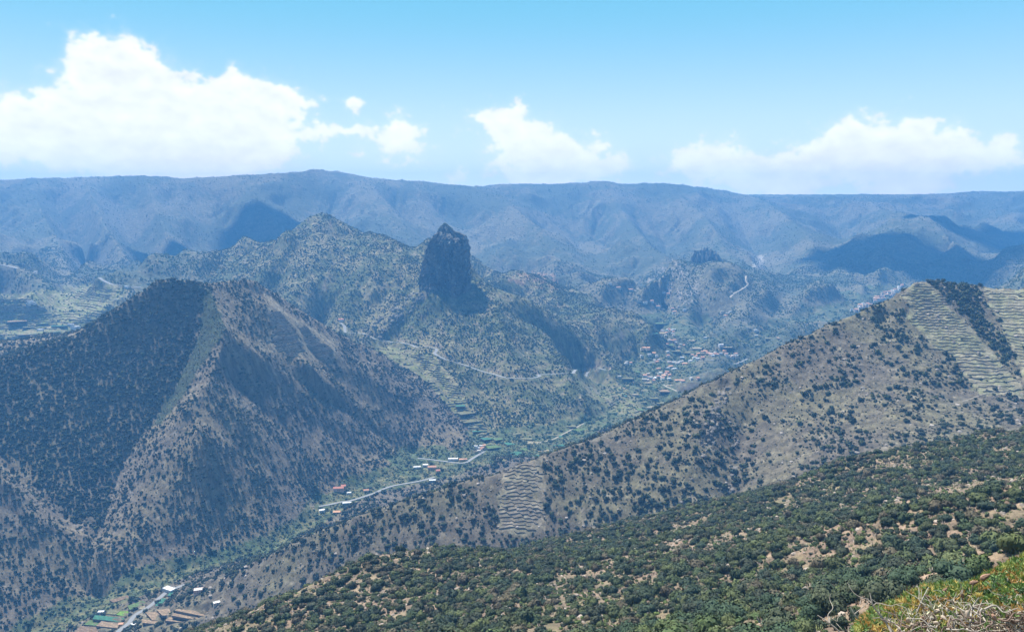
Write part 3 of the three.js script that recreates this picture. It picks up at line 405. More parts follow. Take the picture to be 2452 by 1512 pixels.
// ------------------------------------------------------------------ the rock pinnacle
const PIN = {};
{
  const rows = [[536, 1060, 1064], [541, 1054, 1070], [548, 1049, 1078], [555, 1045, 1086], [558, 1043, 1099], [564, 1039, 1109], [570, 1034, 1115], [580, 1026, 1119], [590, 1021, 1122], [606, 1016, 1123], [622, 1012, 1123], [640, 1008, 1124], [658, 1005, 1126], [676, 1003, 1126], [695, 1006, 1126], [715, 1018, 1124], [735, 1032, 1122], [770, 1050, 1112], [810, 1060, 1105]];
  const D0 = 2612, nT = 230, nA = 300, pos = [], col = [], idx = [];
  const ledge = (q) => { const f = q - Math.floor(q); return f < .55 ? 0 : f < .93 ? (f - .55) / .38 : (1 - f) / .07; }, prof = (v) => { let i = 0; while (i < rows.length - 2 && v > rows[i + 1][0]) i++; const t = clamp((v - rows[i][0]) / (rows[i + 1][0] - rows[i][0]), 0, 1); return [mix(rows[i][1], rows[i + 1][1], t), mix(rows[i][2], rows[i + 1][2], t)]; };
  for (let j = 0; j <= nT; j++) {
    const v = 536 + (810 - 536) * (j / nT), [ul, ur] = prof(v), L = at(ul, v, D0), R = at(ur, v, D0), y = L[1], cx = (L[0] + R[0]) / 2, hw = (R[0] - L[0]) / 2;
    const t = (v - 536) / 194, hd = Math.min(hw * .8, 46) + 4, lean = mix(-46, 10, clamp(t, 0, 1.2));
    for (let i = 0; i <= nA; i++) {
      const a = i / nA * Math.PI * 2, ca = Math.cos(a), sa = Math.sin(a);               // sa > 0 faces the viewpoint
      const e = 0.78, sx = Math.sign(ca) * Math.abs(ca) ** e, sz = Math.sign(sa) * Math.abs(sa) ** e;
      const arc = a * 70, grow = sm(0, .10, t) * clamp(hw / 40, .15, 1);
      let w = ridged(Math.cos(a) * 3.1 + 5, Math.sin(a) * 3.1 + y / 150, 3) - .45;              // tall buttresses
      let q = fbm(Math.cos(a) * 6.5 - 9 + y / 300, Math.sin(a) * 6.5 + y / 48, 4);
      const led = noise(ca * 2.2 + 3, y / 17 + sa * 2) * .5 + noise(ca * 5, y / 7 + sa * 5) * .3;   // ledges
      const cr = Math.abs(noise(ca * 4.2 + 7 + y / 220, sa * 4.2 + y / 95)), cr2 = Math.abs(noise(ca * 8 - 3, sa * 8 + y / 60)); let dsp = w * 27 + q * 26 + led * 6 - ledge((y / 30 + noise(ca * 2.6 + 1, sa * 2.6) * 2.4)) * (9 + 12 * noise(ca * 4 + 8, y / 60)) - ledge((y / 12.5 + noise(ca * 5 + 4, sa * 5) * 3)) * (3.5 + 5 * noise(ca * 9, y / 25 + 3)) - 15 * (1 - sm(0, .16, cr)) - 7 * (1 - sm(0, .14, cr2)) + noise(ca * 14, y / 9 + sa * 14) * 4 + noise(ca * 22, y / 5 + sa * 22) * 3 + noise(ca * 45 + 2, y / 2.6 + sa * 45) * 1.6;
      const U = cx + sx * hw; // sculpted hollow and rib on the near face
      if (sa > 0) { const uu = U / D0 * F + CU; dsp += -20 * Math.exp(-(((uu - 1068) / 13) ** 2) - ((v - 690) / 42) ** 2) - 16 * Math.exp(-(((uu - 1019) / 9) ** 2) - ((v - 640) / 30) ** 2) + 13 * Math.exp(-(((uu - 1087) / 9) ** 2) - ((v - 668) / 55) ** 2) + 8 * Math.exp(-(((uu - 1045) / 12) ** 2) - ((v - 630) / 40) ** 2) - 10 * Math.exp(-(((uu - 1107) / 14) ** 2) - ((v - 620) / 60) ** 2); }
      const side = Math.abs(ca) ** 3, dx = dsp * grow * mix(1, .25, side), dz = dsp * grow, rough = grow * side * (noise(y / 11 + 5, ca * 3) * 4 + noise(y / 4.5, ca * 5) * 2);
      pos.push(cx + sx * hw + ca * dx + Math.sign(ca) * rough, y + grow * fbm(ca * 8, sa * 8 + y / 30, 2) * 5, -D0 + lean + sz * hd + sa * dz);
      const n = fbm(ca * 5 + 20, sa * 5 + y / 40, 4) + .3 * noise(ca * 20, y / 6 + sa * 20), k = sm(-.2, .3, n);
      let c = [mix(.045, .16, k), mix(.045, .145, k), mix(.04, .115, k)];
      const pale = sm(.3, .5, fbm(ca * 9 + 40, sa * 9 + y / 24, 3)); c = c.map((x, m) => mix(x, [.46, .42, .36][m], pale * .9));
      col.push(...c);
    }
  }
  for (let j = 0; j < nT; j++) for (let i = 0; i < nA; i++) { const o = j * (nA + 1) + i; idx.push(o, o + 1, o + nA + 1, o + 1, o + nA + 2, o + nA + 1); }
  const g = new THREE.BufferGeometry(); g.setAttribute('position', new THREE.Float32BufferAttribute(pos, 3)); g.setAttribute('color', new THREE.Float32BufferAttribute(col, 3)); g.setIndex(idx); g.computeVertexNormals(); PIN.normal = g.attributes.normal.array.slice();
  const uv = []; for (let j = 0; j <= nT; j++) for (let i = 0; i <= nA; i++) uv.push(i / nA * 8, j / nT * 6); g.setAttribute('uv', new THREE.Float32BufferAttribute(uv, 2));
  const fg = g.toNonIndexed(); fg.computeVertexNormals(); const m = new THREE.Mesh(fg, new THREE.MeshStandardMaterial({ vertexColors: true, roughness: .95, bumpMap: soilBump, bumpScale: 2.5, side: THREE.DoubleSide }));
  m.name = 'rock_pinnacle'; m.userData = { label: 'tall dark volcanic rock pinnacle standing on the green ridge', category: 'rock' }; m.castShadow = m.receiveShadow = true; scene.add(m);
  PIN.pos = pos; PIN.nA = nA; PIN.nT = nT;
}

{ // the smaller dark rock knob up the valley
  const g0 = new THREE.IcosahedronGeometry(1, 24), P = g0.attributes.position, c = at(1688, 640, 3950), y0 = hGrid(c[0], c[2]);
  for (let i = 0; i < P.count; i++) { const x = P.getX(i), y = P.getY(i), z = P.getZ(i), f = 1 + .28 * (ridged(x * 1.8 + 3, z * 1.8 + y * .6, 3) - .45) + .14 * noise(x * 6, y * 5 + z * 6) + .05 * noise(x * 17, y * 14 + z * 17); P.setXYZ(i, x * 74 * f, (y > 0 ? Math.pow(y, .75) : y) * 92 * f, z * 62 * f); }
  g0.computeVertexNormals(); const cl = []; for (let i = 0; i < P.count; i++) { const k = .6 + .7 * sm(-.3, .3, fbm(P.getX(i) / 22, P.getY(i) / 14 + P.getZ(i) / 22, 3)); cl.push(.085 * k, .085 * k, .07 * k); } g0.setAttribute('color', new THREE.Float32BufferAttribute(cl, 3));
  const m = new THREE.Mesh(g0, new THREE.MeshStandardMaterial({ vertexColors: true, roughness: .95 })); m.name = 'rock_outcrop'; m.position.set(c[0], at(1688, 600, 3950)[1] - 88, c[2]); m.userData = { label: 'dark rounded rock knob up the valley right of the pinnacle', category: 'rock' }; m.castShadow = m.receiveShadow = true; scene.add(m);
}

// ------------------------------------------------------------------ shrubs and trees
function tag(o, label, category, group, kind) { Object.assign(o.userData, label && { label }, category && { category }, group && { group }, kind && { kind }); o.traverse((c) => { c.castShadow = c.receiveShadow = true; }); return o; }
const NAMES = {};
function named(o, n) { const k = NAMES[n] = (NAMES[n] ?? -1) + 1; o.name = k ? n + '_' + String(k).padStart(3, '0') : n; return o; }
function shrubGeo(seed, leaves, size, lobes, flat = .72, core = 1) {     // a round bush of unit radius standing on y = 0: lobes covered in leaf sprays
  const r = rng(seed), p = [], nrm = [], c = [], L = [];
  for (let k = 0; k < lobes; k++) { const a = r() * 6.28, q = lobes === 1 ? 0 : .25 + r() * .42, s = lobes === 1 ? .95 : .42 + r() * .28; L.push([Math.cos(a) * q, .12 + (flat - .1) * (.25 + r() * .55), Math.sin(a) * q, s]); }
  if (lobes > 1) L.push([0, flat * .62, 0, .62]);
  const tri = (P, N, k) => { for (let i = 0; i < 3; i++) { p.push(P[i].x, P[i].y, P[i].z); nrm.push(N.x, N.y, N.z); c.push(k, k, k); } };
  if (core) { const ico = new THREE.IcosahedronGeometry(1, 1).attributes.position; for (const l of L) for (let i = 0; i < ico.count; i += 3) { const P = [0, 1, 2].map((m) => new THREE.Vector3(l[0] + ico.getX(i + m) * l[3] * .8, Math.max(0, l[1] + ico.getY(i + m) * l[3] * .72), l[2] + ico.getZ(i + m) * l[3] * .8)); const N = P[0].clone().add(P[1]).add(P[2]).divideScalar(3).sub(new THREE.Vector3(l[0], l[1], l[2])).normalize(); tri(P, N, .9); } }
  for (let k = 0; k < leaves; k++) {
    const l = L[Math.floor(r() * L.length)], z = r() * 1.7 - .7, a = r() * 6.28, q = Math.sqrt(Math.max(0, 1 - z * z)), N = new THREE.Vector3(q * Math.cos(a), z, q * Math.sin(a)), R = l[3] * (.82 + r() * .26);
    const C = new THREE.Vector3(l[0] + N.x * R, l[1] + N.y * R * .9, l[2] + N.z * R); if (C.y < .02) C.y = .02 + r() * .1;
    const T = new THREE.Vector3(r() - .5, r() - .5, r() - .5).cross(N).normalize(), B = N.clone().cross(T).addScaledVector(N, (r() - .3) * 1.1).normalize(), s = size * (.6 + r() * .8), W = .8 + r() * .4;
    const a0 = C.clone().addScaledVector(T, -s * .55), a1 = C.clone().addScaledVector(T, s * .55), b = C.clone().addScaledVector(B, s), NN2 = N.clone().addScaledVector(new THREE.Vector3(r() - .5, r() - .5, r() - .5), .7).normalize();
    tri([a0, a1, b], NN2, W);
  }
  const g = new THREE.BufferGeometry(); g.setAttribute('position', new THREE.Float32BufferAttribute(p, 3)); g.setAttribute('normal', new THREE.Float32BufferAttribute(nrm, 3)); g.setAttribute('color', new THREE.Float32BufferAttribute(c, 3)); return g;
}
const leafMat = new THREE.MeshStandardMaterial({ color: 0xffffff, vertexColors: true, roughness: .85, side: THREE.DoubleSide });
const fineGeo = [0, 1, 2, 3, 4, 5].map((k) => shrubGeo(150 + k, 1500, .115, 5 + k % 3)), nearGeo = [0, 1, 2, 3, 4].map((k) => shrubGeo(100 + k, 460, .2, 4 + k % 3)), midGeo = [0, 1, 2].map((k) => shrubGeo(200 + k, 110, .42, 3, .85)), farGeo = [0, 1].map((k) => shrubGeo(300 + k, 46, .6, 1, .8));
const tuftGeo = [0, 1].map((k) => { const r = rng(400 + k), p = [], n = [], c = []; for (let i = 0; i < 22; i++) { const a = r() * 6.28, q = r() * .5, h = .5 + r() * .7, w = .06 + r() * .1, x = Math.cos(a) * q, z = Math.sin(a) * q, b = r() * 6.28; p.push(x - Math.cos(b) * w, 0, z - Math.sin(b) * w, x + Math.cos(b) * w, 0, z + Math.sin(b) * w, x * 2, h, z * 2); const W = .75 + r() * .5; for (let m = 0; m < 3; m++) { n.push(x, .8, z); c.push(W, W, W); } } const g = new THREE.BufferGeometry(); g.setAttribute('position', new THREE.Float32BufferAttribute(p, 3)); g.setAttribute('normal', new THREE.Float32BufferAttribute(n, 3)); g.setAttribute('color', new THREE.Float32BufferAttribute(c, 3)); return g; });
const stoneGeo = [0, 1].map((k) => { let g = new THREE.IcosahedronGeometry(1, 1); const r = rng(500 + k), P = g.attributes.position; for (let i = 0; i < P.count; i++) { const s = 1 + .35 * noise(P.getX(i) * 1.7 + k * 9, P.getY(i) * 1.7 + P.getZ(i) * 1.3); P.setXYZ(i, P.getX(i) * s, P.getY(i) * s * .7, P.getZ(i) * s * .85); } g.deleteAttribute('normal'); g.deleteAttribute('uv'); g.computeVertexNormals(); g.setAttribute('color', new THREE.Float32BufferAttribute(new Float32Array(P.count * 3).fill(1), 3)); return g; });
const stoneMat = new THREE.MeshStandardMaterial({ color: 0xffffff, vertexColors: true, roughness: .95 });

function density(x, z, h, reg) {                       // [share of cells with a bush, least radius, largest radius]
  const [u, v] = toMap(x, h, z), cl = fbm(x / 55, z / 55, 3), cb = fbm(x / 210 + 9, z / 210, 3);
  if (reg === R_NEAR) return [clamp(.62 + cl * 1.2 + cb * .6, .1, .97), .9, 3.5];
  if (reg === R_MID) {
    if (inPoly(u, v, TREES)) return [1, 2.6, 4.6];
    if (inPoly(u, v, T1) || inPoly(u, v, T2)) return [.025, 1.6, 3.4];
    if (inPoly(u, v, T3)) return [.05, 1, 2.2];
    const left = 1 - sm(1650, 1900, u); return [clamp(mix(.37, .74, left) + cl * 1.6 + cb * .6, .03, .95), 1.1, mix(4.0, 4.3, left)];
  }
  if (reg === R_LEFT) {
    if (inPoly(u, v, T4)) return [.06, 1.5, 3]; if (inPoly(u, v, BAND)) return [.95, .7, 1.5];
    if (inPoly(u, v, DARK)) return [clamp(.92 + cl * .6, .45, 1), 2.2, 4.6];
    return [clamp(.60 + cl * 1.5 + cb * .4, .16, .97), 1.2, 3.8];
  }
  if (inPoly(u, v, T5) || inPoly(u, v, T7)) return [.06, 1.5, 3];
  if (reg === R_FLOOR) return [clamp(.12 + cl * .9, 0, .6), 1.3, 4.0];
  if (reg === R_PIN) return [clamp(.60 + cl * 1.3 + cb * .8, .1, 1), 1.2, 3.1];
  if (inPoly(u, v, T6)) return [clamp(.12 + cl * .8, .02, .6), 1.5, 3.4];
  return [clamp(.42 + cl * 1.3 + cb * .9, .02, .95), 1.8, 3.8];
}
const GREENS = [[.034, .062, .020], [.048, .078, .020], [.028, .056, .024], [.068, .092, .024], [.046, .060, .026]];
const near = [], bins = {};
{
  const r = rng(77), clear = (x, z) => CUTS.some((b) => x > b.x0 + 5 && x < b.x1 - 5 && z > b.z0 + 5 && z < b.z1 - 5) || FLATS.some((f) => x > f.x0 && x < f.x1 && z > f.z0 && z < f.z1 && distTo(f.line, x, z)[0] < f.half + 2);
  const M = new THREE.Matrix4(), Q = new THREE.Quaternion(), UP = new THREE.Vector3(0, 1, 0);
  const put = (bin, x, y, z, sx, sy, col) => { (bins[bin] ??= []).push([x, y, z, sx, sy, r() * 6.28, col]); };
  const zones = [[70, 780, 3.4], [780, 2000, 5.7], [1100, 2400, 5.6], [1900, 4300, 5.0], [2500, 4300, 7.5], [4300, 7300, 19]], want = [[R_NEAR], [R_MID], [R_LEFT], [R_PIN, R_FLOOR], [R_FAR], [R_FAR]];
  const binOf = ['near', 'mid', 'left', 'pin', 'far', 'far'];
  zones.forEach(([d0, d1, c], zi) => {
    for (let d = d0; d < d1; d += c) for (let x = -.72 * d - 30; x < .72 * d + 30; x += c) {
      const px = x + r() * c, pz = -(d + r() * c), q0 = r(), q1 = r(), q2 = r(); const reg = region(px, pz);
      if (!(want[zi].includes(reg) || (zi === 2 && reg === R_FLOOR && d < 1900))) continue;
      const y0 = hGrid(px, pz), [p, lo, hi] = density(px, pz, y0, reg); if (q0 > p) continue;
      if (clear(px, pz)) continue;
      const y = height(px, pz, reg), R = lo + (hi - lo) * q1 * q1 * (reg === R_LEFT || zi > 3 ? 1 : .3 + .9 * q1), G = GREENS[Math.floor(q2 * GREENS.length)];
      let t = (zi === 0 ? .62 : zi > 3 ? 1.2 : zi === 3 ? .8 : .5) * (.7 + r() * .6); const dry = r(); let col = [G[0] * t, G[1] * t, G[2] * t];
      if (reg === R_NEAR && dry < .13) col = [.14 * t, .115 * t, .06 * t]; else if (dry < (reg === R_NEAR ? .34 : .14)) col = [.095 * t, .12 * t, .03 * t];
      if (reg === R_FLOOR) col = [.05 * t, .11 * t, .045 * t];
      const sy = R * (.8 + r() * .45);
      if (zi === 0) near.push([px, y - .12 * R, pz, R, sy, r() * 6.28, col, R / -pz * (Math.abs(px / pz) < .64 ? 1 : 0)]);
      else put(binOf[zi], px, y - .15 * R, pz, R, sy, col);
    }
  });
  // low dry scrub, tufts and loose stones between the bushes
  const small = [[60, 780, 2.6, R_NEAR, 'sprout', .4], [60, 780, 2.3, R_NEAR, 'tuft', .6], [60, 780, 3.3, R_NEAR, 'stone', .33], [780, 1420, 4.4, R_MID, 'low', .42], [820, 1420, 9, R_MID, 'rubble', .22], [1150, 2400, 5.2, R_LEFT, 'low', .5], [1000, 1900, 3.6, R_FLOOR, 'herb', .55], [1900, 3000, 6, R_FLOOR, 'herb', .4]];
  for (const [d0, d1, c, reg, bin, p] of small) for (let d = d0; d < d1; d += c) for (let x = -.7 * d - 20; x < .7 * d + 20; x += c) {
    const px = x + r() * c, pz = -(d + r() * c), q = r(); if (q > p * (1 + 1.6 * fbm(px / 30, pz / 30, 2))) continue; if (region(px, pz) !== reg || clear(px, pz)) continue;
    if (bin === 'low' && reg === R_MID) { const [u, v] = toMap(px, hGrid(px, pz), pz); if (inPoly(u, v, T1) || inPoly(u, v, T2) || inPoly(u, v, T3)) continue; }
    const t = .7 + r() * .6, k = r(), y = height(px, pz, reg);
    if (bin === 'tuft') { const R = .35 + k * k * 1.0; put('tuft', px, y - .05, pz, R * 1.1, R, k < .35 ? [.30 * t, .235 * t, .14 * t] : k < .8 ? [.13 * t, .15 * t, .055 * t] : [.27 * t, .23 * t, .19 * t]); }
    else if (bin === 'sprout') { const R = .45 + k * k * .75; put('sprout', px, y - .08, pz, R, R * .9, q < .25 ? [.085 * t, .12 * t, .024 * t] : q < .4 ? [.045 * t, .075 * t, .018 * t] : [.105 * t, .10 * t, .045 * t]); }
    else if (bin === 'herb') { const R = .5 + k * k * (d > 1900 ? 3 : 2); put('herb', px, y - .1, pz, R, R * .8, k < .5 ? [.07 * t, .095 * t, .035 * t] : k < .75 ? [.14 * t, .145 * t, .06 * t] : [.045 * t, .075 * t, .03 * t]); }
    else if (bin === 'stone') { const R = (.18 + k ** 4 * 1.1) * clamp(d / 260, .3, 1); put('stone', px, y, pz, R * 1.2, R, [.29 * t, .235 * t, .185 * t]); }
    else if (bin === 'rubble') { const R = .5 + k ** 4 * 2.6; put('rubble', px, y, pz, R, R * .8, [.30 * t, .255 * t, .21 * t]); }
    else { const R = .5 + k * k * 1.3; put('low', px, y - .1, pz, R, R * .7, k < .6 ? [.075 * t, .08 * t, .045 * t] : [.15 * t, .13 * t, .09 * t]); }
  }
  for (let k = 0; k < 2600; k++) {                      // bushes that found a ledge on the pinnacle
    const j = Math.floor(r() * PIN.nT * .8), i = Math.floor(r() * PIN.nA), o = (j * (PIN.nA + 1) + i) * 3, t = .7 + r() * .5; if (PIN.normal[o + 1] < .28 + r() * .3) continue;
    const R = 1 + r() * 1.9; put('pin', PIN.pos[o], PIN.pos[o + 1] - .3 * R, PIN.pos[o + 2], R, R, [.05 * t, .085 * t, .03 * t]);
  }
  for (let k = 0; k < 240; k++) {                       // boulders along the rocky spur and gully of the bushy ridge
    const t = r(), w = k % 3 ? [mix(1735, 1690, t), mix(925, 1060, t), 16] : k % 2 ? [mix(1690, 1610, t), mix(1060, 1270, t), 14] : [mix(1765, 1745, t), mix(1010, 1250, t), 7], p = ground(w[0] + (r() - .5) * 2 * w[2], w[1] + (r() - .5) * 14, 850, 1300); if (!p) continue; const q = .7 + r() * .6, R = .9 + r() ** 3 * 4.4;
    put('rubble', p[0], p[1] - .3 * R, p[2], R, R * (.8 + r() * .9), [.155 * q, .135 * q, .11 * q]);
  }
  for (let k = 0; k < 170; k++) { const t = r(), u = mix(1005, 885, t), v = mix(705, 800, t), p = ground(u + (r() - .5) * 50, v + (r() - .5) * 30, 2200, 2800); if (!p) continue; const q = .6 + r() * .6, R = 2 + r() ** 3 * 8; put('rubble', p[0], p[1] - .35 * R, p[2], R, R * (.9 + r() * .9), [.13 * q, .12 * q, .095 * q]); }
  near.sort((a, b) => b[7] - a[7]);
  const place = (m, [x, y, z, sx, sy, a]) => { m.position.set(x, y, z); m.rotation.y = a; m.scale.set(sx, sy, sx); };
  const tints = GREENS.concat([[.13, .115, .06], [.085, .105, .035]]), tintMats = tints.map(([a, b, c]) => { const m = leafMat.clone(); m.color.setRGB(a, b, c); return m; });
  near.slice(0, 300).forEach((s, k) => {                // the bushes that show largest stand as things of their own
    const m = new THREE.Mesh(fineGeo[k % 6], tintMats.reduce((best, t) => { const e = Math.abs(t.color.r - s[6][0]) + Math.abs(t.color.g - s[6][1]); return e < best[0] ? [e, t] : best; }, [9])[1]); place(m, s);
    const dry = s[6][0] > s[6][1]; named(m, 'shrub'); tag(m, dry ? 'dry brownish rounded shrub on the stony near slope' : 'dark green rounded shrub on the stony near slope', 'shrub', dry ? 'dry shrubs on the near slope' : 'green shrubs on the near slope'); scene.add(m);
  });
  bins.near = near.slice(300);
  const inst = (name, list, geos, mat, label) => {
    const G = new THREE.Group(); G.name = name; scene.add(G);
    geos.forEach((g, k) => { const part = list.filter((_, i) => i % geos.length === k), m = new THREE.InstancedMesh(g, mat, part.length); m.name = 'cover'; const c = new THREE.Color(); part.forEach(([x, y, z, sx, sy, a, col], i) => { Q.setFromAxisAngle(UP, a); M.compose(new THREE.Vector3(x, y, z), Q, new THREE.Vector3(sx, sy, sx)); m.setMatrixAt(i, M); m.setColorAt(i, c.setRGB(...col)); }); m.userData.kind = 'stuff'; m.castShadow = m.receiveShadow = true; G.add(m); });
    G.userData = { label, kind: 'stuff' };
  };
  console.log('bushes', Object.entries(bins).map(([k, v]) => k + ' ' + v.length).join(', '));
  inst('near_shrubs', bins.near, nearGeo, leafMat, 'smaller dark green shrubs scattered over the near slope');
  inst('ridge_shrubs', bins.mid, midGeo, leafMat, 'round dark bushes scattered over the grey brown ridge');
  inst('mountain_shrubs', bins.left, midGeo, leafMat, 'dense dark scrub on the two summit mountain');
  inst('pinnacle_ridge_shrubs', bins.pin, midGeo.slice(0, 2), leafMat, 'green scrub on the pinnacle ridge and the valley floor');
  inst('far_woodland', bins.far, farGeo, leafMat, 'hazy scrub and woodland on the far mountains');
  inst('young_shrubs', bins.sprout, midGeo, leafMat, 'small olive green shrubs filling the gaps on the near slope');
  inst('dry_tufts', bins.tuft, tuftGeo, leafMat, 'dry straw tufts between the near shrubs');
  inst('loose_stones', bins.stone.concat(bins.rubble), stoneGeo, stoneMat, 'loose pale stones lying on the slopes');
  inst('valley_scrub', bins.herb, farGeo, leafMat, 'low olive scrub and garden plants on the valley floor');
  inst('low_scrub', bins.low, farGeo, leafMat, 'low grey scrub between the bushes of the ridge and the mountain');
}
// ------------------------------------------------------------------ roads
const flatMat = (r, g, b, o = {}) => new THREE.MeshStandardMaterial({ color: new THREE.Color(r, g, b), roughness: .9, ...o });
const asphalt = flatMat(.19, .19, .185, { bumpMap: soilBump, bumpScale: .02 }), parapetMat = flatMat(.42, .40, .37, { bumpMap: soilBump, bumpScale: .05 }), dirt = flatMat(.30, .26, .20, { bumpMap: soilBump, bumpScale: .05 });
function ribbon(l, o0, o1, y0, y1) {                   // closed strip between two offsets and two heights along a line
  const p = [], idx = [];
  l.forEach((c, i) => { const a = l[Math.max(0, i - 1)], b = l[Math.min(l.length - 1, i + 1)], k = Math.hypot(b[0] - a[0], b[2] - a[2]) || 1, nx = -(b[2] - a[2]) / k, nz = (b[0] - a[0]) / k; for (const [o, y] of [[o0, y0], [o0, y1], [o1, y1], [o1, y0]]) p.push(c[0] + nx * o, c[1] + y, c[2] + nz * o); });
  for (let i = 0; i + 1 < l.length; i++) for (let k = 0; k < 4; k++) { const a = i * 4 + k, b = i * 4 + (k + 1) % 4; idx.push(a, b, a + 4, b, b + 4, a + 4); }
  let g = new THREE.BufferGeometry(); g.setAttribute('position', new THREE.Float32BufferAttribute(p, 3)); g.setIndex(idx); g = g.toNonIndexed(); g.computeVertexNormals(); const P = g.attributes.position, uv = []; for (let i = 0; i < P.count; i++) uv.push(P.getX(i) / 8, P.getZ(i) / 8); g.setAttribute('uv', new THREE.Float32BufferAttribute(uv, 2)); return g;
}
for (const r of ROADS) {
  const t = new THREE.Group(); named(t, r.category); scene.add(t);
  const w = r.width / 2, top = new THREE.Mesh(ribbon(r.l, -w, w, -2.5, .12), r.category === 'path' ? dirt : asphalt); top.name = 'surface'; top.material.side = THREE.DoubleSide; t.add(top);
  if (r.opt.parapet) { const mid = r.l[Math.floor(r.l.length / 2)], a = r.l[Math.floor(r.l.length / 2) - 1], nx = -(mid[2] - a[2]), nz = mid[0] - a[0], s = nz > 0 ? 1 : -1; const m = new THREE.Mesh(ribbon(r.l, s * w, s * (w + .6), -3.2, .95), parapetMat); m.material.side = THREE.DoubleSide; m.name = 'parapet_wall'; t.add(m); }
  tag(t, r.label, null, null, 'structure');
}

// ------------------------------------------------------------------ dry stone terrace walls
const wallMats = [[.19, .165, .14], [.16, .14, .115], [.22, .19, .155]].map(([r, g, b]) => flatMat(r, g, b, { bumpMap: soilBump, bumpScale: .4, side: THREE.DoubleSide }));
const WR = rng(901); let wallCount = 0;
function terraces(poly, dlo, dhi, step, tall, label, group, gap = .12, most = 120) {
  const xs = poly.flatMap(([u]) => [(u - CU) / F * dlo, (u - CU) / F * dhi]), x0 = Math.min(...xs), x1 = Math.max(...xs), ST = 3.5, nx = Math.ceil((x1 - x0) / ST), open = new Map(), done = []; let lastJ = -1;
  // follow each level along x: on every column list the depths where the slope passes a level
  for (let i = 0; i <= nx; i++) {
    const x = x0 + i * ST, bend = noise(x / 40, 3.3) * 1.6 + noise(x / 13, 8.1) * .5, seen = new Map(); let py = null;
    for (let d = dlo; d <= dhi; d += 2.5) {
      const y = hGrid(x, -d) + fbm(x / 55, -d / 55, 2) * 3, k = (y + bend) / step; if (py !== null && Math.floor(k) !== Math.floor(py)) { const lv = Math.max(Math.floor(k), Math.floor(py)), [u, v] = toMap(x, hGrid(x, -d), -d); if (inPoly(u + noise(x / 9, d / 6) * 26, v + noise(d / 9, x / 14) * 10, poly) && !seen.has(lv)) seen.set(lv, d); } py = k;
    }
    for (const [lv, d] of seen) { const run = open.get(lv); if (run && Math.abs(run[run.length - 1][1] - d) < 9 && WR() > gap * .2) run.push([x, d]); else { if (run) done.push(run); open.set(lv, [[x, d]]); } }
    for (const [lv, run] of [...open]) if (!seen.has(lv)) { done.push(run); open.delete(lv); }
  }
  done.push(...open.values());
  const runs = done.filter((r) => r.length > 4).sort((a, b) => b.length - a.length).slice(0, most);
  for (const r of runs) {
    const hgt = tall * (.75 + WR() * .5), l = r.map(([x, d], i) => { const e = Math.min(i, r.length - 1 - i); return [x, height(x, -d) + Math.min(0, (e - 1) * .3), -d]; });
    const m = new THREE.Mesh(ribbon(l, -.1, .5 + WR() * .25, -1.4, hgt), wallMats[Math.floor(WR() * 3)]); named(m, 'terrace_wall'); tag(m, label, 'terrace wall', group); scene.add(m); wallCount++;
  }
  return runs;
}
terraces(T1, 960, 1345, 3.6, .95, 'dry stone terrace wall on the pale slope left of the tree band', 'terrace walls left of the tree band', .12, 120);
terraces(T2, 960, 1360, 3.8, .95, 'dry stone terrace wall on the slope at the right edge', 'terrace walls right of the tree band', .12, 80);
terraces(T3, 960, 1180, 3.3, 1.0, 'dry stone terrace wall on the low nose of the bushy ridge', 'terrace walls on the nose of the bushy ridge', .12, 70);
terraces(T4, 1650, 2080, 3.6, 1.8, 'dry stone terrace wall high on the shrubby mountain', 'terrace walls on the shrubby mountain', .12, 80);
terraces(T5, 1850, 2420, 4.2, 2.0, 'terrace wall in the side valley below the mountain road', 'terrace walls in the side valley', .1, 60);
terraces(T7, 1950, 2400, 4.2, 2.0, 'terrace wall on the valley side below the road end', 'terrace walls below the road end', .1, 40);
terraces(T6, 2350, 3000, 6, 2.4, 'hazy terrace wall on the far left valley slope', 'terrace walls in the far left valley', .1, 30);
console.log('terrace walls', wallCount);

// ------------------------------------------------------------------ fields
const cropMats = { teal: [.05, .20, .13], green: [.12, .20, .06], lime: [.17, .32, .04], tan: [.34, .245, .155], straw: [.36, .31, .19], brown: [.24, .165, .105], dull: [.20, .20, .10], white: [.75, .76, .74] };
for (const k in cropMats) cropMats[k] = new THREE.MeshStandardMaterial({ color: new THREE.Color(...cropMats[k]), roughness: 1, map: soilMap, bumpMap: soilBump, bumpScale: .25, side: THREE.DoubleSide });
const fieldWall = flatMat(.15, .13, .105, { bumpMap: soilBump, bumpScale: .3, side: THREE.DoubleSide });
function plot(world, crop, label, group, drop = 4, lift = .45) {   // a levelled bed held up by a stone wall on all sides
  const cx = world.reduce((s, p) => s + p[0], 0) / world.length, cz = world.reduce((s, p) => s + p[2], 0) / world.length, y = Math.max(...world.map((p) => p[1])) * lift + world.reduce((s, p) => s + p[1], 0) / world.length * (1 - lift) + .25;
  const t = new THREE.Group(); named(t, 'field'); t.position.set(cx, y, cz); scene.add(t);
  const pts = world.map((p) => new THREE.Vector2(p[0] - cx, -(p[2] - cz))), sh = new THREE.Shape(pts), bed = new THREE.ShapeGeometry(sh); bed.rotateX(-Math.PI / 2); const uv = bed.attributes.uv, P = bed.attributes.position; for (let i = 0; i < uv.count; i++) uv.setXY(i, (P.getX(i) + cx) / 14, (P.getZ(i) + cz) / 14);
  const b = new THREE.Mesh(bed, cropMats[crop]); b.name = 'bed'; t.add(b);
  const wall = new THREE.ExtrudeGeometry(sh, { depth: drop, bevelEnabled: false }); wall.rotateX(-Math.PI / 2); wall.translate(0, -drop - .06, 0); const w = new THREE.Mesh(wall, fieldWall); w.name = 'stone_wall'; t.add(w);
  tag(t, label, 'field', group); return t;
}
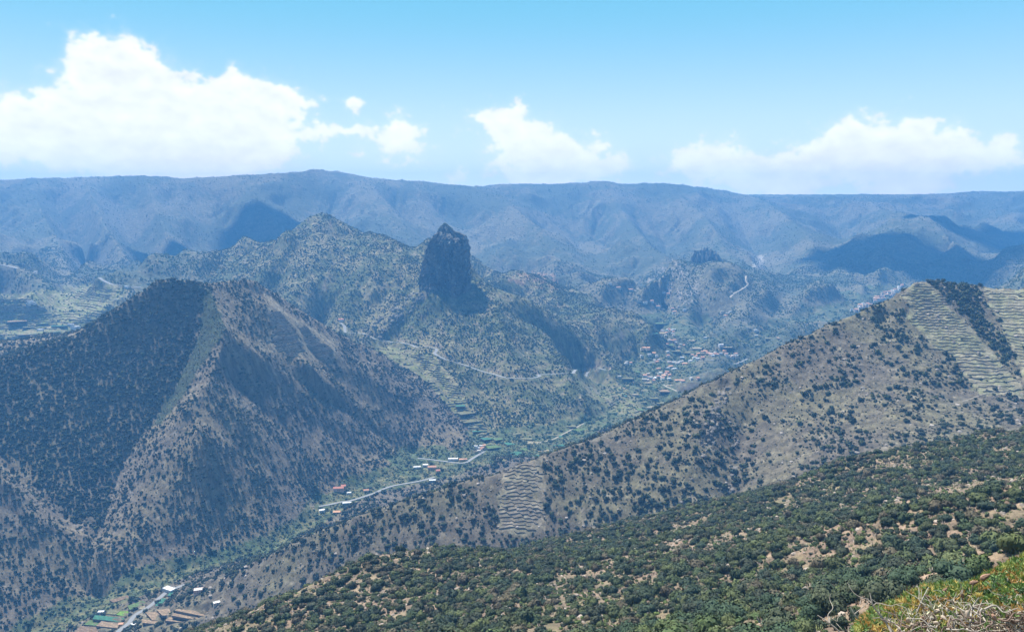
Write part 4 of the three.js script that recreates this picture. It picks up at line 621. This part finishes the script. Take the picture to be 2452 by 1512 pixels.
const z5b = ([x, y]) => [(150 + x / 4.904) * .9574, (1400 + y / 4.904) * .9574];
for (const b of BEDS) if (b.w) plot(b.w, b[1], b[2], undefined, 3.2, 0);
{ // the patchwork down the main valley
  const r = rng(55), kinds = ['green', 'dull', 'straw', 'teal', 'green', 'tan', 'straw', 'dull'], nm = { green: 'green', dull: 'olive', straw: 'straw coloured', teal: 'teal green', tan: 'tan' };
  const beds = [[1230, 1060], [1265, 1075], [1300, 1078], [1335, 1065], [1240, 1085], [1290, 1092], [1320, 1040], [1350, 1045], [1365, 1020], [1390, 1030], [1340, 1080], [1210, 1100], [1180, 1075], [1200, 1050], [1235, 1040], [1255, 1050], [1275, 1060], [1500, 930], [1520, 945], [1545, 935], [1560, 950], [1535, 960], [1510, 965], [1490, 945], [1570, 925], [1550, 915], [1525, 915], [1500, 905], [1545, 895], [1520, 890], [1575, 895], [1590, 940], [1605, 925], [1580, 965], [1555, 975], [1525, 980], [1640, 845], [1665, 835], [1690, 845], [1615, 840], [1600, 825], [1650, 815], [1580, 800], [1600, 790], [1620, 800], [1580, 780], [1560, 790], [1740, 830], [1780, 820], [1810, 825], [1840, 810], [1870, 805], [1150, 1030], [1130, 1010], [1115, 990], [1100, 970], [1170, 1050], [40, 775], [70, 782], [100, 775], [120, 790], [90, 800], [60, 800], [140, 780]];
  beds.forEach(([u, v], k) => {
    const c = ground(u, v, u < 300 ? 2300 : 1650, 3600); if (!c) return; const crop = kinds[Math.floor(r() * kinds.length)], a = .25 * (r() - .5) + (u < 1250 ? -.35 : .1), s = -c[2] / 2000, hw = (v > 985 || u < 300 ? 12 + r() * 14 : 7 + r() * 9) * s, hd = (7 + r() * 7) * s, co = Math.cos(a), si = Math.sin(a);
    const w = [[-1, -1], [1, -1], [1.1, 1], [-.9, 1]].map(([p, q]) => { const x = c[0] + p * hw * co - q * hd * si + (r() - .5) * 4, z = c[2] + p * hw * si + q * hd * co; return [x, height(x, z), z]; });
    const where = u < 300 ? 'in the hazy far left valley' : v > 985 ? 'on the valley floor in front of the village' : v > 880 ? 'on the valley floor beside the white village houses' : 'higher up the valley behind the village';
    plot(w, crop, `small ${nm[crop]} field ${where}`, `${nm[crop]} fields ${where}`, 2.6, .12);
  });
}

// ------------------------------------------------------------------ houses
const paint = { white: [.62, .60, .56], cream: [.56, .48, .37], ochre: [.56, .38, .20], pink: [.60, .42, .34], grey: [.48, .49, .50] }, roofs = { tile: [.42, .22, .14], red: [.40, .16, .11], flat: [.50, .48, .44], orange: [.56, .30, .17], pale: [.62, .61, .58] };
const paintMats = Object.fromEntries(Object.entries(paint).map(([k, c]) => [k, flatMat(...c, { bumpMap: soilBump, bumpScale: .03 })])), roofMats = Object.fromEntries(Object.entries(roofs).map(([k, c]) => [k, flatMat(...c, { bumpMap: soilBump, bumpScale: .08 })])), paneMat = flatMat(.03, .04, .05, { roughness: .25 }), doorMat = flatMat(.14, .08, .045);
const unit = new THREE.BoxGeometry(1, 1, 1);
function gable(w, d, h) { const s = new THREE.Shape(); s.moveTo(-d / 2 - .5, 0); s.lineTo(d / 2 + .5, 0); s.lineTo(d / 2 + .5, .25); s.lineTo(0, h); s.lineTo(-d / 2 - .5, .25); s.closePath(); const g = new THREE.ExtrudeGeometry(s, { depth: w + 1, bevelEnabled: false }); g.translate(0, 0, -(w + 1) / 2); g.rotateY(Math.PI / 2); return g; }
function box(name, m, w, h, d, x, y, z, parent) { const b = new THREE.Mesh(unit, m); b.name = name; b.scale.set(w, h, d); b.position.set(x, y, z); parent.add(b); return b; }
function house(pos, turn, w, d, h, wall, roof, label, group, name = 'house') {
  const t = new THREE.Group(); named(t, name); t.position.set(...pos); t.rotation.y = turn; scene.add(t);
  box('wall', paintMats[wall], w, h + 5, d, 0, h / 2 - 2.5, 0, t);
  if (roof === 'flat' || roof === 'pale') { const rf = box('roof', roofMats[roof], w - .6, .3, d - .6, 0, h + .15, 0, t); rf.name = 'roof'; for (const s of [-1, 1]) { box('parapet', paintMats[wall], w + .1, .8, .3, 0, h + .41, s * (d / 2 - .1), t); box('parapet', paintMats[wall], .3, .8, d - .5, s * (w / 2 - .1), h + .41, 0, t); } }
  else { const g = new THREE.Mesh(gable(w, d, Math.min(2.6, d * .3)), roofMats[roof]); g.name = 'roof'; g.position.y = h + .01; t.add(g); }
  const n = Math.max(2, Math.round(w / 3.2)), fl = Math.max(1, Math.round(h / 3.2)); for (let f = 0; f < fl; f++) for (let i = 0; i < n; i++) { const x = (i + .5 - n / 2) * w / n; if (f === 0 && i === (n >> 1)) { box('door', doorMat, 1.2, 2.2, .14, x, 1.1, d / 2, t); continue; } box('window', paneMat, 1.2, 1.3, .14, x, f * 3.1 + 1.8, d / 2, t); }
  return tag(t, label, name === 'shed' ? 'shed' : 'house', group);
}
const HR = rng(404);
function houseAt(u, v, w, d, h, wall, roof, label, group, lim = [1000, 4500], turn, name) { const p = ground(u, v, ...lim); if (!p) { console.log('house lost', u, v); return; } return house(p, turn ?? (HR() - .5) * .9, w, d, h, wall, roof, label, group, name); }
// singles that can be told apart
houseAt(475, 1418, 13, 9, 5, 'pink', 'flat', 'small pinkish flat roofed house alone on the slope right of the lower road', undefined, [1000, 1400], .3);
houseAt(518, 1446, 9, 7, 3, 'cream', 'pale', 'low pale roofed hut below the pinkish house', undefined, [1000, 1400], .5, 'shed');
houseAt(404, 1414, 20, 10, 4, 'white', 'pale', 'long white shed beside the teal netted plots', undefined, [1000, 1450], -.5, 'shed');
houseAt(241, 1468, 9, 6, 3, 'white', 'pale', 'small white shed at the upper corner of the teal field', undefined, [1000, 1450], .1, 'shed');
houseAt(318, 1498, 8, 5, 3, 'cream', 'pale', 'small pale roofed shed at the right verge of the lower road', undefined, [1000, 1450], -.4, 'shed');
houseAt(289, 1497, 6, 5, 3, 'ochre', 'orange', 'small ochre hut at the left verge of the lower road', undefined, [1000, 1450], .2, 'shed');
houseAt(810, 1173, 20, 9, 5, 'pink', 'red', 'long red roofed house above the valley road on the left', undefined, [1300, 2000], .12);
houseAt(822, 1170, 9, 8, 7, 'ochre', 'red', 'taller red house behind the long red roofed one', undefined, [1300, 2000], .12);
houseAt(835, 1182, 9, 7, 3, 'white', 'pale', 'white roofed hut just right of the long red roofed house', undefined, [1300, 2000], .2, 'shed');
houseAt(876, 1177, 10, 7, 4, 'cream', 'tile', 'cream house with brown tiles above the long dark road wall', undefined, [1300, 2000], .2);
houseAt(830, 1207, 17, 7, 3.5, 'grey', 'pale', 'white roofed block at the edge of the valley road', undefined, [1300, 2000], .25, 'shed');
houseAt(770, 1225, 11, 8, 4, 'white', 'pale', 'white hut where the valley road meets the ridge', undefined, [1250, 2000], .5, 'shed');
houseAt(806, 1228, 13, 8, 3, 'ochre', 'orange', 'orange roofed house half hidden behind the ridge crest', undefined, [1250, 2000], .1);
houseAt(998, 1121, 16, 9, 4, 'white', 'flat', 'white flat roofed house left of the pink one above the trees', undefined, [1500, 2100], .2);
houseAt(1018, 1117, 12, 9, 5, 'white', 'pale', 'white house with pale roof beside the pink house', undefined, [1500, 2100], .1);
houseAt(1034, 1122, 18, 10, 5, 'pink', 'tile', 'pink house with a terracotta roof above the valley road', undefined, [1500, 2100], .1);
houseAt(1048, 1131, 8, 8, 5, 'ochre', 'red', 'small red house below the pink house', undefined, [1500, 2100], .3);
houseAt(1084, 1103, 22, 9, 5.5, 'white', 'pale', 'long white house with a row of windows on the mountain foot road', undefined, [1500, 2100], .05);
houseAt(1104, 1103, 9, 7, 4, 'ochre', 'orange', 'small ochre house just right of the long white house', undefined, [1500, 2100], .1);
houseAt(1114, 1102, 7, 6, 3.5, 'cream', 'tile', 'tiny cream tiled house, rightmost beside the long white house', undefined, [1500, 2100], .1);
houseAt(1035, 1152, 14, 8, 3, 'grey', 'pale', 'low grey roofed shed between the trees at the road bend', undefined, [1400, 2100], .1, 'shed');
houseAt(816, 768, 16, 10, 5, 'white', 'red', 'white house with a red roof at the upper end of the mountain road', undefined, [2000, 3000], .1);
for (const [u, v, w, p, q] of [[1143, 1076, 9, 'white', 'pale'], [1149, 1079, 9, 'white', 'tile'], [1155, 1075, 8, 'pink', 'tile'], [1151, 1071, 8, 'white', 'flat'], [1139, 1072, 8, 'white', 'flat'], [1146, 1083, 8, 'cream', 'flat'], [1158, 1070, 8, 'ochre', 'orange']]) houseAt(u, v, w, 7, 5, p, q, `${p} house in the cluster at the tip of the shrubby mountain`, `${p} houses at the mountain tip`, [1600, 2100]);
// the village and the hamlets round it
const z3 = (x, y) => [(1500 + x / 6.13) * .9574, (820 + y / 6.13) * .9574];
const V = [[1260, 475, 30, 'white', 'pale', 9], [1130, 535, 34, 'white', 'pale', 5], [1250, 525, 34, 'white', 'flat', 6], [1300, 555, 30, 'pink', 'orange', 4], [1390, 515, 26, 'grey', 'pale', 5], [1210, 820, 52, 'cream', 'orange', 6], [1270, 825, 20, 'white', 'tile', 5], [740, 725, 20, 'ochre', 'flat', 8], [760, 770, 36, 'white', 'pale', 6], [830, 790, 26, 'white', 'flat', 6], [930, 715, 22, 'white', 'flat', 9], [980, 750, 26, 'white', 'orange', 7], [890, 760, 18, 'cream', 'tile', 7], [960, 780, 22, 'white', 'tile', 6], [1030, 690, 24, 'pink', 'tile', 6], [1060, 790, 20, 'white', 'flat', 6], [1010, 720, 18, 'white', 'tile', 7], [1080, 605, 32, 'pink', 'orange', 6], [1040, 620, 26, 'grey', 'flat', 4], [900, 630, 24, 'pink', 'tile', 3], [1150, 630, 40, 'grey', 'pale', 3], [410, 535, 18, 'white', 'flat', 6], [400, 565, 22, 'white', 'pale', 7], [470, 545, 18, 'white', 'tile', 5], [830, 400, 22, 'ochre', 'orange', 6], [680, 315, 30, 'ochre', 'orange', 5], [740, 315, 20, 'pink', 'orange', 5], [640, 325, 16, 'cream', 'flat', 4], [1100, 205, 20, 'pink', 'tile', 6], [1150, 200, 18, 'white', 'tile', 6], [1060, 195, 16, 'white', 'flat', 5], [1030, 260, 14, 'white', 'tile', 5], [960, 45, 24, 'white', 'flat', 7], [1000, 60, 22, 'white', 'tile', 7], [1040, 40, 26, 'white', 'pale', 6], [1080, 45, 20, 'pink', 'tile', 6], [1110, 55, 22, 'white', 'flat', 6], [980, 100, 22, 'white', 'pale', 6], [1020, 85, 18, 'cream', 'tile', 6], [930, 115, 18, 'white', 'flat', 5], [1860, 290, 34, 'grey', 'pale', 11], [1620, 160, 26, 'white', 'flat', 6], [1580, 380, 24, 'pink', 'tile', 6], [1620, 375, 24, 'cream', 'orange', 7], [1660, 400, 26, 'pink', 'tile', 6], [1510, 405, 22, 'ochre', 'orange', 5], [1720, 410, 24, 'white', 'flat', 6], [1760, 415, 22, 'cream', 'tile', 6], [1800, 420, 24, 'white', 'tile', 6], [1850, 400, 26, 'white', 'flat', 6], [1910, 365, 24, 'ochre', 'orange', 6], [1940, 410, 22, 'white', 'pale', 7], [1960, 440, 24, 'white', 'flat', 6], [2040, 440, 26, 'pink', 'pale', 6], [2080, 410, 20, 'white', 'tile', 6], [2100, 440, 20, 'cream', 'flat', 6], [1450, 470, 22, 'white', 'flat', 6], [1500, 480, 24, 'white', 'pale', 6], [1420, 430, 18, 'white', 'tile', 6], [870, 530, 20, 'pink', 'tile', 5], [840, 500, 16, 'white', 'flat', 5], [300, 745, 22, 'cream', 'flat', 3], [1400, 780, 14, 'white', 'flat', 5], [1500, 775, 16, 'pink', 'tile', 4], [1240, 260, 16, 'white', 'flat', 5], [1290, 275, 14, 'cream', 'tile', 5], [1200, 360, 20, 'ochre', 'orange', 4], [1040, 370, 18, 'white', 'flat', 5], [2390, 40, 26, 'white', 'flat', 5], [2400, 125, 26, 'white', 'pale', 5]];
{ const r = rng(818); for (let k = 0; k < 44; k++) { const a = r(), m = k % 4, [x, y] = m === 0 ? [680 + r() * 420, 680 + r() * 140] : m === 1 ? [1450 + r() * 660, 370 + r() * 100] : m === 2 ? [940 + r() * 220, 20 + r() * 110] : [560 + r() * 1000, 190 + r() * 380]; V.push([x, y, 14 + r() * 14, ['white', 'white', 'cream', 'pink'][Math.floor(r() * 4)], ['flat', 'pale', 'tile', 'flat'][Math.floor(r() * 4)], 4 + r() * 4]); } }
const roofWord = { tile: 'terracotta roofed', red: 'red roofed', flat: 'flat roofed', orange: 'orange roofed', pale: 'pale roofed' };
V.forEach(([x, y, w, p, q, h]) => { const [u, v] = z3(x, y), where = y > 600 ? 'in the lower village cluster by the white track' : y < 130 && x < 1200 ? 'in the hillside cluster above the fields' : x > 1350 ? 'in the upper village row behind the bushy ridge' : 'scattered on the valley side near the village'; houseAt(u, v, w * .5, 8 + HR() * 3, h * .8, p, q, `${p} ${roofWord[q]} house ${where}`, `${p} ${roofWord[q]} houses ${where}`, [2000, 4200]); });
for (let k = 0; k < 46; k++) { const t = HR(), u = mix(2045, 2165, t) + (HR() - .5) * 10, v = mix(742, 690, t) + (HR() - .5) * 16, p = ['white', 'white', 'cream', 'pink'][k % 4], q = ['flat', 'tile', 'orange', 'pale'][Math.floor(HR() * 4)]; houseAt(u, v, 11 + HR() * 8, 9, 5 + HR() * 4, p, q, `${p} ${roofWord[q]} house in the hazy far town beside the terraced peak`, `${p} ${roofWord[q]} houses in the far town`, [2600, 5200]); }
for (const [u, v] of [[1610, 740], [1625, 735], [1640, 742], [1615, 748], [1730, 748], [1742, 752], [1738, 758], [1750, 748], [1590, 700], [1600, 705], [1480, 690], [1510, 695], [1530, 720], [1545, 725], [1560, 722], [1575, 735], [1460, 680], [1750, 700]]) houseAt(u, v, 13 + HR() * 8, 9, 5, HR() < .6 ? 'white' : 'cream', HR() < .5 ? 'tile' : 'flat', 'tiny pale house below the rocky pyramid hill up the valley', 'houses below the rocky pyramid hill', [2700, 4500]);
for (const [u, v] of [[96, 791], [168, 778], [176, 786], [182, 783], [70, 722], [78, 726], [68, 728], [200, 790], [302, 688]]) houseAt(u, v, 16 + HR() * 8, 9, 4, 'white', HR() < .5 ? 'pale' : 'flat', 'tiny white house among the hazy far left terraces', 'white houses among the far left terraces', [2300, 3600]);

// ------------------------------------------------------------------ poles
const poleMat = flatMat(.12, .09, .07);
for (const [u, v, hgt, lim, label] of [[488, 1373, 10, [1000, 1400], 'dark wooden pole on the slope crest above the teal plots'], [504, 1363, 9, [1000, 1400], 'shorter dark pole right of the crest pole'], [1174, 1120, 10, [1000, 1900], 'dark utility pole above the straw terraces'], [1341, 1064, 16, [1700, 2300], 'tall thin pole among the valley fields']]) {
  const p = ground(u, v + 3, ...lim); if (!p) continue; const t = new THREE.Group(); named(t, 'utility_pole'); t.position.set(...p); scene.add(t);
  const s = new THREE.Mesh(new THREE.CylinderGeometry(.16, .24, hgt, 7), poleMat); s.position.y = hgt / 2 - .3; s.name = 'post'; t.add(s); box('crossarm', poleMat, 2.2, .18, .18, 0, hgt - 1, 0, t); tag(t, label, 'utility pole');
}
// ------------------------------------------------------------------ clouds overhead, above the frame, whose shadows lie on the far slopes
{
  const cm = new THREE.MeshStandardMaterial({ color: 0xffffff, roughness: 1 }), r = rng(66);
  for (const [u, d, el, sx, sz, n] of [[2110, 4350, 520, 520, 420, 12], [2340, 5300, 600, 420, 260, 8], [560, 4600, 520, 500, 480, 13], [640, 5100, 620, 420, 340, 9], [1640, 4100, 450, 130, 120, 4]]) {
    const up = (2650 - el) / SUN.y, cx = (u - CU) / F * d + SUN.x * up, cz = -d + SUN.z * up, parts = [];
    for (let k = 0; k < n; k++) { const g = new THREE.IcosahedronGeometry(1, 4), P = g.attributes.position, a = r() * 6.28, q = Math.sqrt(r()) * .75, s = .35 + r() * .3, ox = Math.cos(a) * q * sx, oz = Math.sin(a) * q * sz; for (let i = 0; i < P.count; i++) { const f = 1 + .5 * noise(P.getX(i) * 2 + k * 7, P.getZ(i) * 2 + P.getY(i)); P.setXYZ(i, ox + P.getX(i) * s * sx * f, 60 + P.getY(i) * 110 * f, oz + P.getZ(i) * s * sz * f); } parts.push(g); }
    const m = new THREE.Mesh(mergeGeometries(parts), cm); m.position.set(cx, 2650, cz); named(m, 'cloud'); tag(m, 'white cumulus cloud overhead shading the far slopes', null, null, 'structure'); scene.add(m);
  }
}
// ------------------------------------------------------------------ the shrubs at the viewer's feet
{
  const r = rng(1234), barkPale = flatMat(.30, .265, .215, { bumpMap: soilBump, bumpScale: .004 }), barkDark = flatMat(.16, .11, .085), podMat = flatMat(.26, .15, .10, { bumpMap: soilBump, bumpScale: .004 }), dryPod = flatMat(.34, .27, .20), lichen = flatMat(.50, .50, .33);
  const fp = (u, v, d) => new THREE.Vector3(...at(u, v, d));
  const tube = (pts, r0, r1, seg = 5) => {             // tapering twig
    const c = new THREE.CatmullRomCurve3(pts), n = pts.length * 3, fr = c.computeFrenetFrames(n), p = [], idx = [];
    for (let i = 0; i <= n; i++) { const P = c.getPoint(i / n), R = mix(r0, r1, i / n) * (1 + .18 * noise(i * 1.3, r0 * 900)); for (let k = 0; k < seg; k++) { const a = k / seg * 6.2832; p.push(P.x + R * (Math.cos(a) * fr.normals[i].x + Math.sin(a) * fr.binormals[i].x), P.y + R * (Math.cos(a) * fr.normals[i].y + Math.sin(a) * fr.binormals[i].y), P.z + R * (Math.cos(a) * fr.normals[i].z + Math.sin(a) * fr.binormals[i].z)); } }
    for (let i = 0; i < n; i++) for (let k = 0; k < seg; k++) { const a = i * seg + k, b = i * seg + (k + 1) % seg; idx.push(a, b, a + seg, b, b + seg, a + seg); }
    const g = new THREE.BufferGeometry(); g.setAttribute('position', new THREE.Float32BufferAttribute(p, 3)); g.setIndex(idx); g.computeVertexNormals(); g.setAttribute('uv', new THREE.Float32BufferAttribute(new Float32Array(p.length / 3 * 2).map((_, i) => p[(i >> 1) * 3 + (i & 1)] * 2), 2)); return g;
  };
  const wander = (a, b, k, n = 5) => { const o = []; for (let i = 0; i <= n; i++) { const t = i / n; o.push(a.clone().lerp(b, t).add(new THREE.Vector3((r() - .5), (r() - .5), (r() - .5)).multiplyScalar(k * (i && i < n ? 1 : .15)))); } return o; };
  const sprig = (P, dir, len, geo, n) => {             // a spray of narrow leaves round a tip
    for (let k = 0; k < n; k++) { const a = new THREE.Vector3(r() - .5, r() - .35, r() - .5).addScaledVector(dir, .32).normalize(), b = new THREE.Vector3(r() - .5, r() - .5, r() - .5).cross(a).normalize(), w = len * (.07 + r() * .05), o = P.clone().addScaledVector(a, -len * .2), e = o.clone().addScaledVector(a, len * (.7 + r() * .6)), m = o.clone().lerp(e, .55); const q1 = m.clone().addScaledVector(b, w), q2 = m.clone().addScaledVector(b, -w); for (const T of [o, q1, e, o, e, q2]) geo.push(T.x, T.y, T.z); }
  };
  const leafMesh = (arr, m) => { const g = new THREE.BufferGeometry(); g.setAttribute('position', new THREE.Float32BufferAttribute(arr, 3)); g.computeVertexNormals(); return new THREE.Mesh(g, m); };
  const foliage = (c) => new THREE.MeshPhysicalMaterial({ color: new THREE.Color(...c), roughness: .8, side: THREE.DoubleSide, transmission: .35, thickness: 0 });
  const tones = { green: foliage([.12, .22, .04]), lime: foliage([.34, .35, .07]), orange: foliage([.44, .25, .06]), straw: foliage([.55, .42, .10]), dark: foliage([.03, .09, .025]) };
  const pod = (len) => { const g = new THREE.SphereGeometry(1, 10, 9), P = g.attributes.position; for (let i = 0; i < P.count; i++) { const y = P.getY(i), s = .24 * (1 - .45 * y) * (1 + .12 * Math.sin(y * 19 + Math.atan2(P.getZ(i), P.getX(i)) * 3)); P.setXYZ(i, P.getX(i) * len * s, y * len * .55, P.getZ(i) * len * s); } g.computeVertexNormals(); return g; };
  const group = (name, label, base) => { const t = new THREE.Group(); named(t, name); t.userData = { label, category: 'shrub' }; scene.add(t); return t; };
  const add = (t, name, mesh) => { mesh.name = name; t.add(mesh); return mesh; };
  const stuff = (m) => { m.userData.kind = 'stuff'; return m; };
  // the leafy bush: crown outline along the map line, lit tips in green, yellow and orange
  const leafy = group('leafy_shrub', 'green and orange leafy shrub with brown pods at the lower right corner');
  const TOP = [[2010, 1560], [2035, 1520], [2055, 1480], [2080, 1455], [2115, 1440], [2150, 1425], [2190, 1402], [2230, 1390], [2275, 1385], [2310, 1390], [2350, 1372], [2385, 1352], [2420, 1335], [2451, 1322], [2520, 1300], [2600, 1290]];
  const topV = (u) => { let i = 0; while (i < TOP.length - 2 && u > TOP[i + 1][0]) i++; return mix(TOP[i][1], TOP[i + 1][1], clamp((u - TOP[i][0]) / (TOP[i + 1][0] - TOP[i][0]), 0, 1)); };
  const leaves = { green: [], lime: [], orange: [], straw: [], dark: [] }, twigs = [];
  for (let k = 0; k < 5200; k++) {
    const u = 2030 + r() * 560, tv = topV(u), depth = r(), v = tv + 8 + depth * depth * 130 * sm(2020, 2200, u) + r() * 14, d = 7.4 - depth * 1.5 + (r() - .5) * .8, P = fp(u, v, d), n1 = noise(u / 26, v / 22) + (r() - .5) * .7;
    const tone = n1 > .28 ? 'lime' : n1 > -.12 ? 'green' : n1 > -.32 ? 'orange' : n1 > -.5 ? 'straw' : 'dark'; const side = u > 2350 && tone === 'straw' ? 'green' : tone;
    sprig(P, new THREE.Vector3((r() - .5) * .6, 1, (r() - .5) * .6), .036 + r() * .026, leaves[side], 9);
  }
  for (let k = 0; k < 80; k++) { const u = 2050 + r() * 540, v = topV(u) + 10 + r() * 70, d = 7 + (r() - .5) * 1.6, P = fp(u, v, d), B = fp(u + (r() - .5) * 160, 1640 + r() * 100, 6.4 + (r() - .5)); twigs.push(tube(wander(B, P, .14, 6), .011 + r() * .008, .003, 5)); }
  for (const k in leaves) add(leafy, 'leaves', stuff(leafMesh(leaves[k], tones[k])));
  twigs.forEach((g) => add(leafy, 'branch', new THREE.Mesh(g, r() < .5 ? barkPale : barkDark)));
  const podG = [pod(.10), pod(.08)];
  for (const [u, v, a, d] of [[2263, 1412, -.7, 6.9], [2333, 1394, -1.3, 7], [2360, 1380, -.9, 7], [2391, 1398, .8, 6.8], [2305, 1425, .5, 6.7], [2432, 1412, -1.2, 6.8], [2220, 1428, 1, 6.8]]) { const m = new THREE.Mesh(podG[Math.floor(r() * 2)], podMat); m.position.copy(fp(u, v, d - .4)); m.rotation.set(r() * .5, 0, a); m.scale.setScalar(.62 + r() * .25); add(leafy, 'seed_pod', m); }
  tag(leafy);
  // the bare tangle in front of it
  const dead = group('bare_shrub', 'bare grey twiggy shrub in front of the leafy one at the lower right');
  const main = [[[2365, 1560], [2372, 1500], [2368, 1450], [2375, 1410]], [[2150, 1540], [2120, 1490], [2090, 1450], [2082, 1420]], [[2180, 1560], [2190, 1500], [2205, 1440], [2222, 1405]], [[2192, 1500], [2215, 1475], [2232, 1455]], [[2275, 1560], [2280, 1500], [2285, 1470], [2310, 1445], [2318, 1430]], [[2296, 1470], [2283, 1440], [2290, 1425]], [[2316, 1560], [2325, 1490], [2330, 1450], [2345, 1430]], [[2350, 1560], [2338, 1500], [2326, 1470]], [[2120, 1560], [2080, 1500], [2050, 1470], [2035, 1455]], [[2400, 1560], [2395, 1490], [2405, 1440], [2430, 1425]], [[2240, 1560], [2245, 1500], [2236, 1460], [2228, 1440]], [[2420, 1540], [2440, 1470], [2451, 1450]], [[2300, 1560], [2340, 1520], [2400, 1490], [2460, 1470]], [[2060, 1580], [2030, 1530], [1985, 1490], [1960, 1470]], [[2330, 1520], [2300, 1480], [2270, 1455]]];
  for (const l of main) { const d0 = 5.6 + r() * .7, p = []; l.forEach(([u, v], i) => p.push(fp(u + (r() - .5) * 6, v + (r() - .5) * 6, d0 + i * .06 + (r() - .5) * .12))); const b = add(dead, 'branch', new THREE.Mesh(tube(p, .0105, .004, 6), barkPale)); for (let q = 0; q < 11; q++) { const P = p[Math.floor(r() * (p.length - 1))], E = P.clone().add(new THREE.Vector3((r() - .5) * .34, .02 + r() * .14, (r() - .5) * .4)); const m = new THREE.Mesh(tube(wander(P, E, .06, 4), .0045, .0015, 5), barkPale); m.name = 'twig'; b.add(m); } }
  const fine = [], fineDark = [];
  for (let k = 0; k < 2400; k++) { const u = 2000 + r() * 480, v = Math.max(topV(u) + 88, 1458) + r() * 110, d = 5.6 + r() * 1.4, P = fp(u, v, d), E = P.clone().add(new THREE.Vector3((r() - .5) * .45, (r() - .4) * .22, (r() - .5) * .4)); (r() < .45 ? fine : fineDark).push(tube(wander(P, E, .05, 4), .005 + r() * .004, .0018, 4)); }
  add(dead, 'fine_twigs', stuff(new THREE.Mesh(mergeGeometries(fine), barkPale))); add(dead, 'dark_twigs', stuff(new THREE.Mesh(mergeGeometries(fineDark), barkDark)));
  for (let k = 0; k < 34; k++) { const u = 2020 + r() * 430, v = Math.max(topV(u) + 70, 1455) + r() * 60, m = new THREE.Mesh(podG[k % 2], k % 3 ? dryPod : podMat); m.position.copy(fp(u, v, 5.5 + r() * .6)); m.rotation.set(r() * 3, r() * 3, r() * 3); m.scale.setScalar(.4 + r() * .3); add(dead, 'dry_pod', m); }
  const moss = { straw: [], lime: [] }; for (let k = 0; k < 420; k++) { const u = 2010 + r() * 470, v = Math.max(topV(u) + 60, 1450) + r() * 90; sprig(fp(u, v, 5.8 + r() * .9), new THREE.Vector3(0, .6, 0), .035 + r() * .03, moss[r() < .7 ? 'straw' : 'lime'], 6); }
  add(dead, 'withered_leaves', stuff(leafMesh(moss.straw, flatMat(.50, .44, .29, { side: THREE.DoubleSide })))); add(dead, 'lichen', stuff(leafMesh(moss.lime, Object.assign(lichen, { side: THREE.DoubleSide }))));
  tag(dead);
}




renderer.render(scene, camera);
